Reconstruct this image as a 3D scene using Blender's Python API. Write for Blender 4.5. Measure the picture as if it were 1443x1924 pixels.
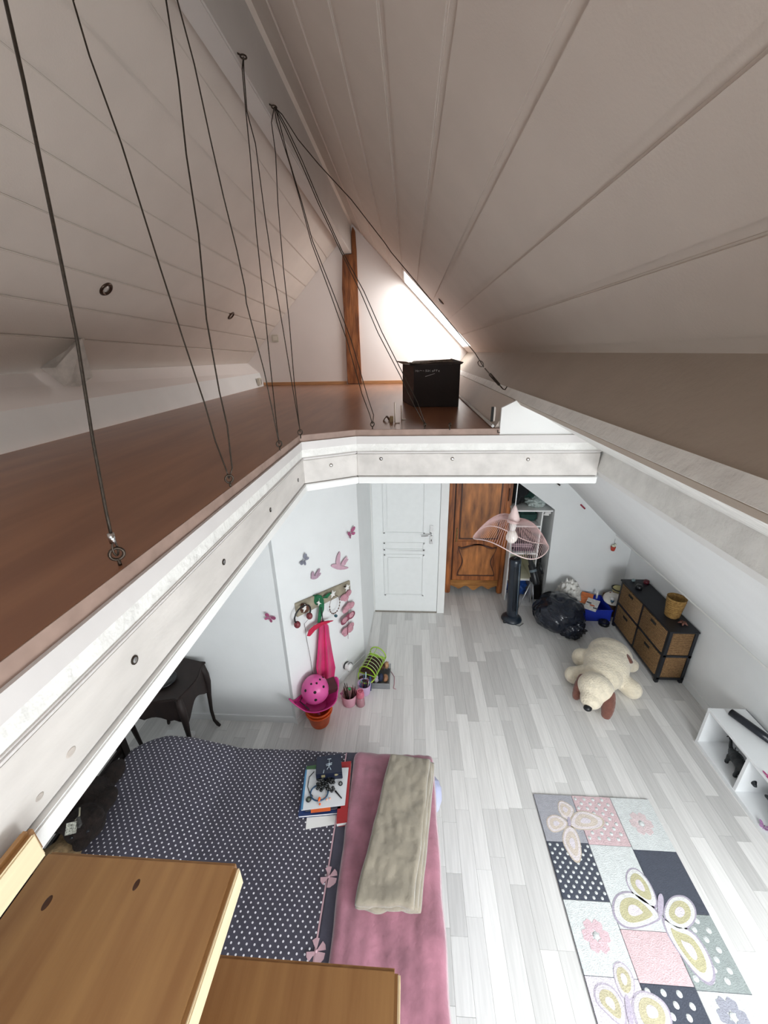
import bpy, bmesh, math, random
from mathutils import Vector, Matrix, noise
random.seed(7)
C = bpy.context.scene.collection
SC = bpy.context.scene
for o in list(bpy.data.objects): bpy.data.objects.remove(o)
R = math.radians
EYE = Vector((0, 0, 2.95))
# ---------------------------------------------------------------- camera
FPX = 737.4
p_, y_, r_ = R(22.13), R(-3.90), R(1.18)
FW = Vector((math.sin(y_)*math.cos(p_), math.cos(y_)*math.cos(p_), -math.sin(p_)))
rt = Vector((math.cos(y_), -math.sin(y_), 0)); dn = FW.cross(rt)
RT = rt*math.cos(r_) + dn*math.sin(r_); DN = dn*math.cos(r_) - rt*math.sin(r_)
cam = bpy.data.cameras.new('camera'); cam_o = bpy.data.objects.new('camera', cam); C.objects.link(cam_o)
cam.sensor_fit = 'VERTICAL'; cam.sensor_height = 24; cam.lens = 24*FPX/1924; cam.clip_start = 0.02
up = -DN
cam_o.matrix_world = Matrix(((RT.x, up.x, -FW.x, EYE.x), (RT.y, up.y, -FW.y, EYE.y), (RT.z, up.z, -FW.z, EYE.z), (0, 0, 0, 1)))
SC.camera = cam_o
# ---------------------------------------------------------------- world, daylight, exposure
w = bpy.data.worlds.new('sky'); SC.world = w; w.use_nodes = True
bg = w.node_tree.nodes['Background']; bg.inputs[0].default_value = (0.86, 0.93, 1.0, 1); bg.inputs[1].default_value = 3.0
def area(name, loc, target, sx, sy, power, col):
    l = bpy.data.lights.new(name, 'AREA'); l.shape = 'RECTANGLE'; l.size = sx; l.size_y = sy; l.energy = power; l.color = col
    o = bpy.data.objects.new(name, l); C.objects.link(o); o.location = loc
    o.rotation_euler = (Vector(target)-Vector(loc)).to_track_quat('-Z', 'Y').to_euler(); return o
area('window_daylight', (1.25, -1.42, 1.55), (0.8, 3.2, 1.1), 1.7, 1.3, 60, (0.95, 0.985, 1.0))
area('lower_skylight_daylight', (2.02, 0.05, 1.52), (0.2, 2.5, 0.5), 0.8, 0.75, 52, (0.95, 0.985, 1.0))
area('gable_skylight_daylight', (0.37, 4.54, 3.42), (-0.63, 4.54, 2.42), 0.60, 0.85, 13, (1.0, 0.97, 0.94))
area('rear_skylight_daylight', (0.37, -0.80, 3.42), (-0.63, -0.50, 2.62), 0.60, 0.85, 10, (1.0, 0.97, 0.94))
SC.view_settings.view_transform = 'Standard'; SC.view_settings.look = 'None'
SC.view_settings.exposure = 0.0; SC.view_settings.gamma = 1.0; SC.view_settings.use_curve_mapping = False
# ---------------------------------------------------------------- pixel of the photograph -> point on a real plane
def ray(px, py): return RT*((px-721.5)/FPX) + DN*((py-962)/FPX) + FW
def ax(px, py, x): d = ray(px, py); return EYE + d*(x/d.x)
def ay(px, py, y): d = ray(px, py); return EYE + d*(y/d.y)
def az(px, py, z): d = ray(px, py); return EYE + d*((z-2.95)/d.z)
def apl(px, py, p0, n):
    d = ray(px, py); n = Vector(n); return EYE + d*((Vector(p0)-EYE).dot(n)/d.dot(n))
# ---------------------------------------------------------------- materials
def lin(h):
    h = h.lstrip('#'); v = [int(h[i:i+2], 16)/255 for i in (0, 2, 4)]
    return tuple(((c/12.92) if c <= .04045 else ((c+.055)/1.055)**2.4) for c in v)+(1,)
MATS = {}
def mat(name, col, rough=.55, metal=0, var=.06, scale=18, bump=.0, bscale=60, stretch=None, col2=None, emit=0, trans=0, alpha=1, rnd=0, sheen=0, coat=0):
    if name in MATS: return MATS[name]
    m = bpy.data.materials.new(name); m.use_nodes = True; nt = m.node_tree; N = nt.nodes; L = nt.links
    b = N['Principled BSDF']; c = lin(col) if isinstance(col, str) else col+(1,)
    b.inputs['Roughness'].default_value = rough; b.inputs['Metallic'].default_value = metal
    tc = N.new('ShaderNodeTexCoord'); mp = N.new('ShaderNodeMapping'); L.new(tc.outputs['Object'], mp.inputs[0])
    if stretch: mp.inputs['Scale'].default_value = stretch
    nz = N.new('ShaderNodeTexNoise'); nz.inputs['Scale'].default_value = scale; nz.inputs['Detail'].default_value = 5; L.new(mp.outputs[0], nz.inputs[0])
    rp = N.new('ShaderNodeValToRGB'); L.new(nz.outputs['Fac'], rp.inputs[0])
    c2 = lin(col2) if col2 else tuple(max(0, x*(1-var*2)) for x in c[:3])+(1,)
    c1 = c if col2 else tuple(min(1, x*(1+var)) for x in c[:3])+(1,)
    rp.color_ramp.elements[0].position = .3; rp.color_ramp.elements[1].position = .7
    rp.color_ramp.elements[0].color = c2; rp.color_ramp.elements[1].color = c1
    out = rp.outputs[0]
    if rnd:
        oi = N.new('ShaderNodeObjectInfo'); mr = N.new('ShaderNodeMapRange'); L.new(oi.outputs['Random'], mr.inputs[0])
        mr.inputs[3].default_value = 1-rnd; mr.inputs[4].default_value = 1.0
        mx = N.new('ShaderNodeVectorMath'); mx.operation = 'SCALE'; L.new(out, mx.inputs[0]); L.new(mr.outputs[0], mx.inputs['Scale']); out = mx.outputs[0]
    L.new(out, b.inputs['Base Color'])
    if bump:
        bn = N.new('ShaderNodeTexNoise'); bn.inputs['Scale'].default_value = bscale; bn.inputs['Detail'].default_value = 4; L.new(mp.outputs[0], bn.inputs[0])
        bp = N.new('ShaderNodeBump'); bp.inputs['Strength'].default_value = bump; bp.inputs['Distance'].default_value = .01
        L.new(bn.outputs['Fac'], bp.inputs['Height']); L.new(bp.outputs[0], b.inputs['Normal'])
    if emit: b.inputs['Emission Color'].default_value = c; b.inputs['Emission Strength'].default_value = emit
    if trans: b.inputs['Transmission Weight'].default_value = trans
    if sheen: b.inputs['Sheen Weight'].default_value = sheen
    if coat: b.inputs['Coat Weight'].default_value = coat
    MATS[name] = m; return m
white = mat('white_paint', '#efefed', .6, var=.015, scale=6, bump=.05, bscale=120)
wallm = mat('wall_paint', '#eceeee', .8, var=.012, scale=5, bump=.10, bscale=160)
bandm = mat('band_paint', '#dcd8d6', .55, var=.03, scale=5)
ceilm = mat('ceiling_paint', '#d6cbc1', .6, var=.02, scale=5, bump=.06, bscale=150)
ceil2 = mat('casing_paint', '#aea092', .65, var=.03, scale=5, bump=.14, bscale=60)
rough_w = mat('rough_white_paint', '#efeeea', .6, var=.05, scale=14, bump=.9, bscale=22)
gablem = mat('gable_paint', '#f3ece8', .8, var=.01, scale=4, bump=.06, bscale=140)
knotw = mat('knotty_white_paint', '#d8d3ce', .55, var=.07, scale=5, bump=.08, bscale=30, stretch=(3, 1, 3))
deckm = mat('brown_plywood', '#9a6c50', .30, var=.2, scale=4, stretch=(4, .5, 4), col2='#825740')
edge_m = mat('plywood_edge', '#a2897d', .6, var=.1)
oldwood = mat('old_oak', '#a86a3c', .7, var=.3, scale=9, bump=.5, bscale=30, stretch=(3, 3, .5), col2='#5c3018')
skirtw = mat('pine_skirting', '#c49062', .5, var=.12, scale=12, stretch=(.6, 6, 6))
blackm = mat('black_plastic', '#15181c', .35, var=.1)
matblack = mat('matt_black', '#141210', .8, var=.1)
steel = mat('dark_steel', '#4a4038', .4, metal=.8, var=.1)
chrome = mat('chrome', '#c8c8c8', .2, metal=1, var=.02)
glassy = mat('lamp_glass', '#d8d4cf', .1, metal=.3, var=.02)
# ---------------------------------------------------------------- mesh helpers
class MB:
    def __init__(s): s.v = []; s.f = []; s.sm = []
    def add(s, vs, fs, smooth=False):
        n = len(s.v); s.v += [tuple(v) for v in vs]; s.f += [tuple(i+n for i in f) for f in fs]; s.sm += [smooth]*len(fs); return s
    def box(s, c, d, rot=0, tilt=None, tx=1, ty=1):
        M = Matrix.Rotation(rot, 3, 'Z')
        if tilt: M = M @ Matrix.Rotation(tilt[1], 3, tilt[0])
        vs = []
        for z in (-.5, .5):
            k = (tx, ty) if z > 0 else (1, 1)
            for x, y in ((-.5, -.5), (.5, -.5), (.5, .5), (-.5, .5)): vs.append(Vector(c) + M @ Vector((x*d[0]*k[0], y*d[1]*k[1], z*d[2])))
        return s.add(vs, [(3, 2, 1, 0), (4, 5, 6, 7), (0, 1, 5, 4), (1, 2, 6, 5), (2, 3, 7, 6), (3, 0, 4, 7)])
    def bb(s, a, b):
        return s.box([(a[i]+b[i])/2 for i in range(3)], [abs(b[i]-a[i]) for i in range(3)])
    def slab(s, pts, vec):
        n = len(pts); vec = Vector(vec); P = [Vector(p) for p in pts]
        nn = (P[1]-P[0]).cross(P[2]-P[1]); 
        if nn.dot(vec) > 0: P.reverse()
        return s.add(P+[p+vec for p in P], [tuple(range(n)), tuple(range(2*n-1, n-1, -1))]+[(i, i+n, (i+1) % n+n, (i+1) % n) for i in range(n)])
    def tube(s, path, r, seg=8, close=False, cap=True):
        path = [Vector(p) for p in path]; n = len(path); rs = r if isinstance(r, (list, tuple)) else [r]*n
        vs = []; prev = None
        for i, p in enumerate(path):
            a = path[(i-1) % n] if (i or close) else p; b = path[(i+1) % n] if (i < n-1 or close) else p
            t = (b-a).normalized()
            if prev is None: u = t.orthogonal().normalized()
            else: u = (prev - t*prev.dot(t)); u = u.normalized() if u.length > 1e-6 else t.orthogonal().normalized()
            prev = u; w_ = t.cross(u)
            for k in range(seg): an = 2*math.pi*k/seg; vs.append(p + (u*math.cos(an)+w_*math.sin(an))*rs[i])
        fs = []
        for i in range(n if close else n-1):
            j = (i+1) % n
            for k in range(seg): fs.append((i*seg+k, i*seg+(k+1) % seg, j*seg+(k+1) % seg, j*seg+k))
        if cap and not close: fs += [tuple(range(seg-1, -1, -1)), tuple(range((n-1)*seg, n*seg))]
        return s.add(vs, fs, True)
    def lathe(s, c, prof, seg=24, axis=(0, 0, 1), sx=1, sy=1, smooth=True):
        q = Vector((0, 0, 1)).rotation_difference(Vector(axis)); c = Vector(c); vs = []; fs = []; n = len(prof)
        for r, z in prof:
            for k in range(seg): an = 2*math.pi*k/seg; vs.append(c + q @ Vector((r*math.cos(an)*sx, r*math.sin(an)*sy, z)))
        for i in range(n-1):
            for k in range(seg): fs.append((i*seg+k, i*seg+(k+1) % seg, (i+1)*seg+(k+1) % seg, (i+1)*seg+k))
        if prof[0][0] > 1e-5: fs.append(tuple(range(seg-1, -1, -1)))
        if prof[-1][0] > 1e-5: fs.append(tuple(range((n-1)*seg, n*seg)))
        return s.add(vs, fs, smooth)
    def ell(s, c, r, rot=None, seg=20, rings=12, fn=None):
        c = Vector(c); vs = []; fs = []
        M = rot if rot else Matrix.Identity(3)
        for i in range(rings+1):
            th = math.pi*i/rings
            for k in range(seg):
                an = 2*math.pi*k/seg; d = Vector((math.sin(th)*math.cos(an), math.sin(th)*math.sin(an), math.cos(th)))
                f = fn(d) if fn else 1
                vs.append(c + M @ Vector((d.x*r[0]*f, d.y*r[1]*f, d.z*r[2]*f)))
        for i in range(rings):
            for k in range(seg): fs.append((i*seg+k, (i+1)*seg+k, (i+1)*seg+(k+1) % seg, i*seg+(k+1) % seg))
        return s.add(vs, fs, True)
    def grid(s, f, nu, nv, smooth=True, thick=None):
        vs = [f(i/nu, j/nv) for j in range(nv+1) for i in range(nu+1)]
        fs = [(j*(nu+1)+i, j*(nu+1)+i+1, (j+1)*(nu+1)+i+1, (j+1)*(nu+1)+i) for j in range(nv) for i in range(nu)]
        return s.add(vs, fs, smooth)
    def mesh(s, name, m, bev=0, weld=False, bseg=2):
        me = bpy.data.meshes.new(name); me.from_pydata(s.v, [], s.f)
        me.polygons.foreach_set('use_smooth', s.sm)
        bm = bmesh.new(); bm.from_mesh(me)
        if weld or bev: bmesh.ops.remove_doubles(bm, verts=bm.verts, dist=1e-5)
        bmesh.ops.recalc_face_normals(bm, faces=bm.faces) if not weld == 'open' else None
        if bev: bmesh.ops.bevel(bm, geom=[e for e in bm.edges if e.is_manifold and e.calc_face_angle(0) > .5], offset=bev, segments=bseg, affect='EDGES', clamp_overlap=True)
        bm.to_mesh(me); bm.free()
        if m: me.materials.append(m)
        return me
WLOC = {}
def thing(name, label, cat, loc=(0, 0, 0), group=None):
    o = bpy.data.objects.new(name, None); C.objects.link(o); o.location = loc; o.empty_display_size = .05
    o['label'] = label; o['category'] = cat
    if group: o['group'] = group
    WLOC[o.name] = Vector(loc); return o
def ob(name, mb, m, parent=None, bev=0, label=None, kind=None, weld=False, thick=0, sub=0, rem=0):
    me = mb if isinstance(mb, bpy.types.Mesh) else mb.mesh(name, m, bev, weld)
    o = bpy.data.objects.new(name, me); C.objects.link(o)
    if parent:
        o.parent = parent
        if parent.type == 'EMPTY': o.matrix_parent_inverse = Matrix.Translation(-WLOC[parent.name])
    if label: o['label'] = label
    if kind: o['kind'] = kind
    if rem: md = o.modifiers.new('r', 'REMESH'); md.mode = 'VOXEL'; md.voxel_size = rem; md.use_smooth_shade = True; md = o.modifiers.new('s', 'SMOOTH'); md.iterations = 6
    if thick: md = o.modifiers.new('t', 'SOLIDIFY'); md.thickness = thick; md.offset = 0
    if sub: md = o.modifiers.new('u', 'SUBSURF'); md.levels = sub; md.render_levels = sub
    return o
def one(name, label, cat, mb, m, group=None, **k):
    o = ob(name, mb, m, **k); o['label'] = label; o['category'] = cat
    if group: o['group'] = group
    return o
def struct(name, mb, m, parent=None, **k): return ob(name, mb, m, parent, kind='structure' if not parent else None, **k)
V = Vector
def P2(x, z, y): return V((x, y, z))
# ================================================================ LARGE STRUCTURE
YB, YG = -1.5, 4.9            # rear wall, gable wall
# floor: laminate strips
plankm = mat('floor_laminate', '#f1efec', .38, var=.05, scale=6, stretch=(12, .6, 1), rnd=.30)
_n = plankm.node_tree; _g = _n.nodes.new('ShaderNodeNewGeometry'); _a = _n.nodes.new('ShaderNodeMath'); _f = _n.nodes.new('ShaderNodeMath'); _a.operation = 'ADD'; _f.operation = 'FRACT'
_oi = [n for n in _n.nodes if n.type == 'OBJECT_INFO'][0]; _mr = [n for n in _n.nodes if n.type == 'MAP_RANGE'][0]
_n.links.new(_oi.outputs['Random'], _a.inputs[0]); _n.links.new(_g.outputs['Random Per Island'], _a.inputs[1]); _n.links.new(_a.outputs[0], _f.inputs[0]); _n.links.new(_f.outputs[0], _mr.inputs[0])
base = struct('floor', MB().bb((-2.75, YB-.1, -.12), (2.75, YG+.1, -.006)), mat('floor_joint', '#c5c1bc', .8))
cand = []; W = .0935
lens = [.28, .42, .56, .70]
meshes = [MB().box((0, 0, 0), (W-.0008, l-.0008, .010)).mesh('plank', plankm, .0004, bseg=1) for l in lens]
row = 0; x = -2.66
while x < 2.62:
    y = YB+.0-random.random()*.5
    while y < YG:
        k = random.randrange(4)
        if y+lens[k]/2 < YG-.05 and y+lens[k]/2 > YB+.2: cand.append((x+W/2, y+lens[k]/2, k))
        y += lens[k]
    x += W
def vis(c):
    X, Y, k = c
    d = V((X, Y, 0))-EYE; zc = d.dot(FW)
    if zc < .3: return 0
    u, v = d.dot(RT)/zc*FPX, d.dot(DN)/zc*FPX
    if abs(u) > 800 or abs(v) > 1050: return 0
    if X < -.75 and Y > 2.5: return 0
    if X < .1 and Y < 1.7: return 0
    if Y > 4.6: return 0
    return lens[k]/(zc*zc)
cand.sort(key=vis, reverse=True)
rest = MB()
for i, (X, Y, k) in enumerate(cand):
    if i < 285 and vis((X, Y, k)) > 0:
        o = bpy.data.objects.new('plank', meshes[k]); C.objects.link(o); o.location = (X, Y, -.005); o.parent = base
    else: rest.box((X, Y, -.005), (W-.0008, lens[k]-.0022, .010))
ob('plank', rest, plankm, base, kind='stuff')
# roof slopes. right: x + zr = .64 ; left: -x + zr = 1.84 (boards run a little askew)
def wr(x, y): return V((x, y, 2.95+.64-x))
def wl(zr, y): return V((-(1.84-zr), y, 2.95+zr))
nR = V((1, 0, 1)).normalized(); nL = V((-1, 0, 1)).normalized()
SK0, SK1, SKX0, SKX1 = 4.22, 4.86, -.06, .60       # skylight opening in the right slope
js = [-.62, -.50, -.355, -.212, -.069, .071, .2185, .355, .49, .635]
bk = MB(); 
for a, b, c, d in ((-.66, .72, YB, -1.15), (-.66, SKX0, -1.15, -.45), (SKX1, .72, -1.15, -.45), (-.66, .72, -.45, SK0), (-.66, SKX0, SK0, YG), (SKX1, .72, SK0, YG), (SKX0, SKX1, SK1, YG)):
    bk.slab([wr(a, c)+nR*.006, wr(b, c)+nR*.006, wr(b, d)+nR*.006, wr(a, d)+nR*.006], nR*.05)
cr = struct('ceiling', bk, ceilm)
G = .0065
for i in range(len(js)-1):
    a, b = js[i]+G, js[i+1]-G
    segs = [(YB, YG)] if (b < SKX0 or a > SKX1) else [(YB, -1.15), (-.45, SK0), (SK1, YG)]
    for c, d in segs:
        aa, bb_ = a, b
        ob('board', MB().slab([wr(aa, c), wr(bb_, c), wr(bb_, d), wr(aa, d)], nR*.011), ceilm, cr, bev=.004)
# left slope
def sk(zr, y): return zr - .024*(y-1.6)
zj = [0.0-.025, .108, .241, .374, .506, .638, .768, .897, 1.026, 1.16]
bk = MB()
bk.slab([wl(-.14, YB)+nL*.009, wl(1.26, YB)+nL*.009, wl(1.26, YG)+nL*.009, wl(-.2, YG)+nL*.009], nL*.05)
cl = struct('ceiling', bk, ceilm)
for i in range(len(zj)-1):
    a, b = zj[i]+.003, zj[i+1]-.003
    if i == 0: a = -.12
    q = (lambda z, y: wl(min(sk(z, y), 1.16), y))
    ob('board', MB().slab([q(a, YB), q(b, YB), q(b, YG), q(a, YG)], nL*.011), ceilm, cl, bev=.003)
# left casing below the slope and its skirting (drifts outwards towards the gable)
def prof(name, pts, m, thick, y0=YB, y1=YG, far=None, bev=0, parent=None):
    far = far or pts
    return struct(name, MB().slab([P2(*pts[0], y0), P2(*pts[1], y0), P2(*far[1], y1), P2(*far[0], y1)], thick), m, parent, bev=bev)
Z0 = 2.95
prof('wall_left', [(-1.84, Z0-.028), (-1.56, Z0-.19)], gablem, (-.04, 0, -.06), far=[(-1.93, Z0-.09), (-1.80, Z0-.20)])
prof('trim_1', [(-1.56, Z0-.19), (-1.525, Z0-.36)], white, (-.03, 0, 0), far=[(-1.80, Z0-.20), (-1.76, Z0-.36)])
# right casing: A-B face, B-C underside, C-D face, D-E, E-F lower slope, lip
A_, B_, C_, D_, E_, F_ = (.66, Z0-.02), (.49, Z0-.214), (.925, Z0-.46), (.912, Z0-.553), (.935, Z0-.588), (2.38, Z0-1.985)
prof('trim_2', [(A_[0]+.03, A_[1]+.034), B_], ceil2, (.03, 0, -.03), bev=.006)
prof('trim_3', [B_, C_], rough_w, (.02, 0, .035), y1=YG)
prof('trim_4', [C_, D_], rough_w, (.05, 0, 0))
prof('trim_5', [D_, E_], white, (.05, 0, 0))
prof('ceiling', [E_, F_], wallm, (.06, 0, .06), y0=.45)
# lower skylight opening in that slope, behind the photographer's right shoulder
def lowp(t): return (E_[0]+(F_[0]-E_[0])*t, E_[1]+(F_[1]-E_[1])*t)
prof('ceiling', [E_, lowp(.33)], wallm, (.06, 0, .06), y0=-.35, y1=.45)
prof('ceiling', [lowp(.90), F_], wallm, (.06, 0, .06), y0=-.35, y1=.45)
prof('ceiling', [E_, F_], wallm, (.06, 0, .06), y0=YB, y1=-.35)
prof('trim_6', [(F_[0], F_[1]-.0), (F_[0]+.012, F_[1]-.03)], white, (.05, 0, .0), bev=.004)
prof('ceiling', [(2.42, Z0-2.0), (2.62, Z0-2.2)], wallm, (.05, 0, .05))
# lower walls
H1 = 2.36
struct('wall_right', MB().bb((2.60, YB, 0), (2.70, 4.25, .85)), wallm)
bl = MB().slab([(-2.7, 2.41, 0), (-.951, 2.41, 0), (-.951, 2.41, H1), (-2.7, 2.41, H1)], (0, .1, 0))
struct('wall_front', bl, wallm)
a1, b1, c1 = V((-.951, 2.39, 0)), V((-.451, 3.19, 0)), V((-.42, 4.0, 0))
U1 = (b1-a1).normalized(); N1 = V((U1.y, -U1.x, 0))
U2 = (c1-b1).normalized(); N2 = V((U2.y, -U2.x, 0))
Hz = V((0, 0, H1))
struct('wall_hooks', MB().slab([a1, b1, b1+Hz, a1+Hz], -N1*.08), wallm)
struct('wall_hooks', MB().slab([b1, c1, c1+Hz, b1+Hz], -N2*.08), wallm)
struct('wall_left', MB().bb((-2.75, YB, 0), (-2.65, 2.5, H1)), wallm)
# door wall: strip beside the frame
struct('wall_back', MB().bb((-.42, 4.0, 2.06), (.43, 4.1, H1)).bb((-.5, 4.0, 0), (-.425, 4.1, H1)), wallm)
struct('wall_back', MB().bb((.36, 4.02, 0), (.43, 4.9, H1)), wallm)
struct('wall_back', MB().bb((-.5, YG, 0), (1.8, YG+.1, H1)), wallm)
# right part of the back wall with the niche cut under the roof slope
e = V((0, .06, 0))
bw = MB().slab([(1.69, 4.25, 0), (2.62, 4.25, 0), (2.62, 4.25, 1.0), (1.9, 4.25, 1.8), (1.66, 4.25, 1.255)], e)
bw.slab([(1.66, 4.25, 1.255), (1.9, 4.25, 1.8), (1.3, 4.25, 2.36), (1.0, 4.25, 2.36), (1.0, 4.25, 1.74)], e)
bw.slab([(1.69, 4.31, 0), (1.69, 4.9, 0), (1.66, 4.9, 1.5), (1.66, 4.31, 1.3)], (.05, 0, 0))
struct('wall_back', bw, wallm)
# rear wall with window openings, and gable
rw = MB()
for a, b in (((-2.75, 0), (.4, 2.35)), ((.4, 0), (2.1, .9)), ((2.1, 0), (2.75, 2.35)), ((.4, 2.2), (2.1, 2.35)), ((-2.1, 2.35), (-1.2, 3.9)), ((-.3, 2.35), (1.9, 3.9)), ((-1.2, 2.35), (-.3, 2.9)), ((-1.2, 3.8), (-.3, 4.3))):
    rw.bb((a[0], YB-.12, a[1]), (b[0], YB, b[1]))
struct('wall_rear', rw, wallm)
gp = [(-2.3, 2.2), (1.0, 2.2), (1.0, 2.6), (-.45, 4.3), (-.85, 4.3), (-2.3, 2.75)]
struct('wall_gable', MB().slab([P2(x_, z_, YG) for x_, z_ in gp], (0, .1, 0)), gablem)
# rear windows (behind the photographer)
def window(name, x0, x1, z0, z1, y):
    f = MB()
    for a, b in (((x0, z0), (x1, z0+.05)), ((x0, z1-.05), (x1, z1)), ((x0, z0), (x0+.05, z1)), ((x1-.05, z0), (x1, z1)), (((x0+x1)/2-.02, z0), ((x0+x1)/2+.02, z1))):
        f.bb((a[0], y-.06, a[1]), (b[0], y-.02, b[1]))
    return struct(name, f, white)
window('window_1', .4, 2.1, .9, 2.2, YB); window('window_2', -1.2, -.3, 2.9, 3.8, YB)
# skylight reveal and frame in the right slope
def rev(p, q, c, d): return MB().slab([wr(p, c), wr(q, d), wr(q, d)+nR*.22, wr(p, c)+nR*.22], (nR.cross(wr(q, d)-wr(p, c))).normalized()*.02)
SKI = .004
sw = rev(SKX0, SKX1, SK1-SKI, SK1-SKI); 
for r2 in (rev(SKX1, SKX0, SK0+SKI, SK0+SKI), rev(SKX0+SKI, SKX0+SKI, SK0, SK1), rev(SKX1-SKI, SKX1-SKI, SK1, SK0)): sw.add(r2.v, r2.f)
struct('window_3', sw, white)
sw = MB()
for r2 in (rev(SKX0, SKX1, -.45-SKI, -.45-SKI), rev(SKX1, SKX0, -1.15+SKI, -1.15+SKI), rev(SKX0+SKI, SKX0+SKI, -1.15, -.45), rev(SKX1-SKI, SKX1-SKI, -.45, -1.15)): sw.add(r2.v, r2.f)
struct('window_4', sw, white)
# skirting boards
skm = mat('skirting_white', '#eef0f0', .45, var=.01)
struct('baseboard_right', MB().bb((2.588, YB, 0), (2.60, 4.25, .07)), skm)
struct('baseboard_front', MB().bb((-2.65, 2.398, 0), (-.951, 2.41, .065)), skm)
struct('baseboard_hooks', MB().slab([a1+N1*.01, b1+N1*.01, b1+N1*.01+V((0, 0, .06)), a1+N1*.01+V((0, 0, .06))], -N1*.01), skm)
struct('baseboard_back', MB().bb((1.69, 4.24, 0), (2.59, 4.25, .07)), skm)
# ================================================================ MEZZANINE
XL, YF = -.505, 1.905
t = thing('mezzanine', 'white mezzanine platform with brown plywood deck under the pitched roof', 'mezzanine', (-1, 2, 2.6))
cr1, cr2 = (XL, 1.775), (-.262, YF)
def edge(off, y0=YB+.005):   # outline of the open edge, moved outwards (towards the void) by off
    return [(XL+off, y0), (XL+off, cr1[1]-off*.62), (cr2[0]+off*.45, YF-off), (.915, YF-off)]
def band(z1, z0, off, th=.05, y0=YB+.005, x1=None, dz=(0, 0, 0)):
    P = edge(off, y0); Q = edge(off-th, y0)
    if x1: P[3] = (x1, P[3][1]); Q[3] = (x1, Q[3][1])
    res = []
    for i in range(3):
        m_ = MB(); vs = []
        for (p, q) in ((P[i], Q[i]), (P[i+1], Q[i+1])):
            for a, z in ((p, z0), (p, z1), (q, z1), (q, z0)): vs.append((a[0], a[1], z))
        m_.add(vs, [(0, 1, 2, 3), (7, 6, 5, 4), (0, 4, 5, 1), (1, 5, 6, 2), (2, 6, 7, 3), (3, 7, 4, 0)]); res.append(m_)
    return res
dk = MB(); po = edge(.004)
dk.slab([(-1.50, YB+.005, 2.575), (XL, YB+.005, 2.575), (XL, cr1[1], 2.575), (cr2[0], YF, 2.575), (.43, YF, 2.575), (.43, YG-.005, 2.575), (-1.74, YG-.005, 2.575)], (0, 0, .03))
ob('deck', dk, deckm, t)
for b_ in band(2.604, 2.574, .002, .01, x1=.43): ob('deck_edge', b_, edge_m, t)
for b_ in band(2.574, 2.537, .010): ob('upper_band', b_, bandm, t)
for b_ in band(2.536, 2.500, .006): ob('lower_band', b_, rough_w, t)
for b_ in band(2.500, 2.490, .012): ob('bead', b_, bandm, t, bev=.003)
fbs = [ob('fascia_board', b_, knotw, t, bev=.003) for b_ in band(2.487, 2.372, .004)]
for b_ in band(2.370, 2.335, .014): ob('lower_lip', b_, white, t, bev=.003)
sf = MB().slab([(-2.64, YB+.005, 2.365), (XL-.02, YB+.005, 2.365), (XL-.02, cr1[1], 2.365), (cr2[0], YF+.02, 2.365), (.90, YF+.02, 2.365), (.90, YG-.005, 2.365), (-2.64, YG-.005, 2.365)], (0, 0, .02))
ob('soffit', sf, white, t)
ob('end_panel', MB().slab([(.43, YF, 2.49), (.905, YF, 2.47), (.905, YF, 2.505), (.50, YF, 2.735), (.43, YF, 2.70)], (0, .02, 0)), white, t)
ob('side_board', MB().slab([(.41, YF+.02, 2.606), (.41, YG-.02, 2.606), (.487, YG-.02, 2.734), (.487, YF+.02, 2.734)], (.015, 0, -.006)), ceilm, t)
ob('corner_bead', MB().bb((.392, YF+.01, 2.606), (.405, YG-.02, 2.622)), white, t, bev=.004)
# dark screw caps in the fascia
caps = [ay(716, 862, YF-.004), ay(850, 862, YF-.004), ay(992, 863, YF-.004), ax(252, 1240, XL+.004), ax(420, 1056, XL+.004), ax(508, 958, XL+.004), ax(560, 902, XL+.004)]
nc = V((cr2[1]-cr1[1], -(cr2[0]-cr1[0]), 0)).normalized()
cc = apl(622, 874, V((cr1[0], cr1[1], 2.4))+nc*.004, nc)
for i, p in enumerate(caps+[cc]):
    n_ = V((0, -1, 0)) if i < 3 else (V((1, 0, 0)) if i < 7 else nc)
    ob('screw_cap', MB().lathe(p-n_*.002, [(.0085, 0), (.0085, .004), (.006, .004)], 16, n_, smooth=False), steel, t)
    # ring
    ob('washer', MB().lathe(p-n_*.002, [(.0055, .0), (.0055, .0045), (.002, .0055)], 12, n_, smooth=False), chrome, t)
for px, py, r_2 in ((90, 1338, .006), (133, 1413, .007), (74, 1497, .005), (60, 1345, .004)):
    p = ax(px, py, XL+.0035)
    ob('knot', MB().lathe(p, [(r_2, 0), (r_2*.8, .0012), (r_2*.5, .0006), (0, .0006)], 14, (1, 0, 0), sy=1.4), mat('painted_knot', '#b9b0a8', .6, var=.1), fbs[0])
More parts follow.
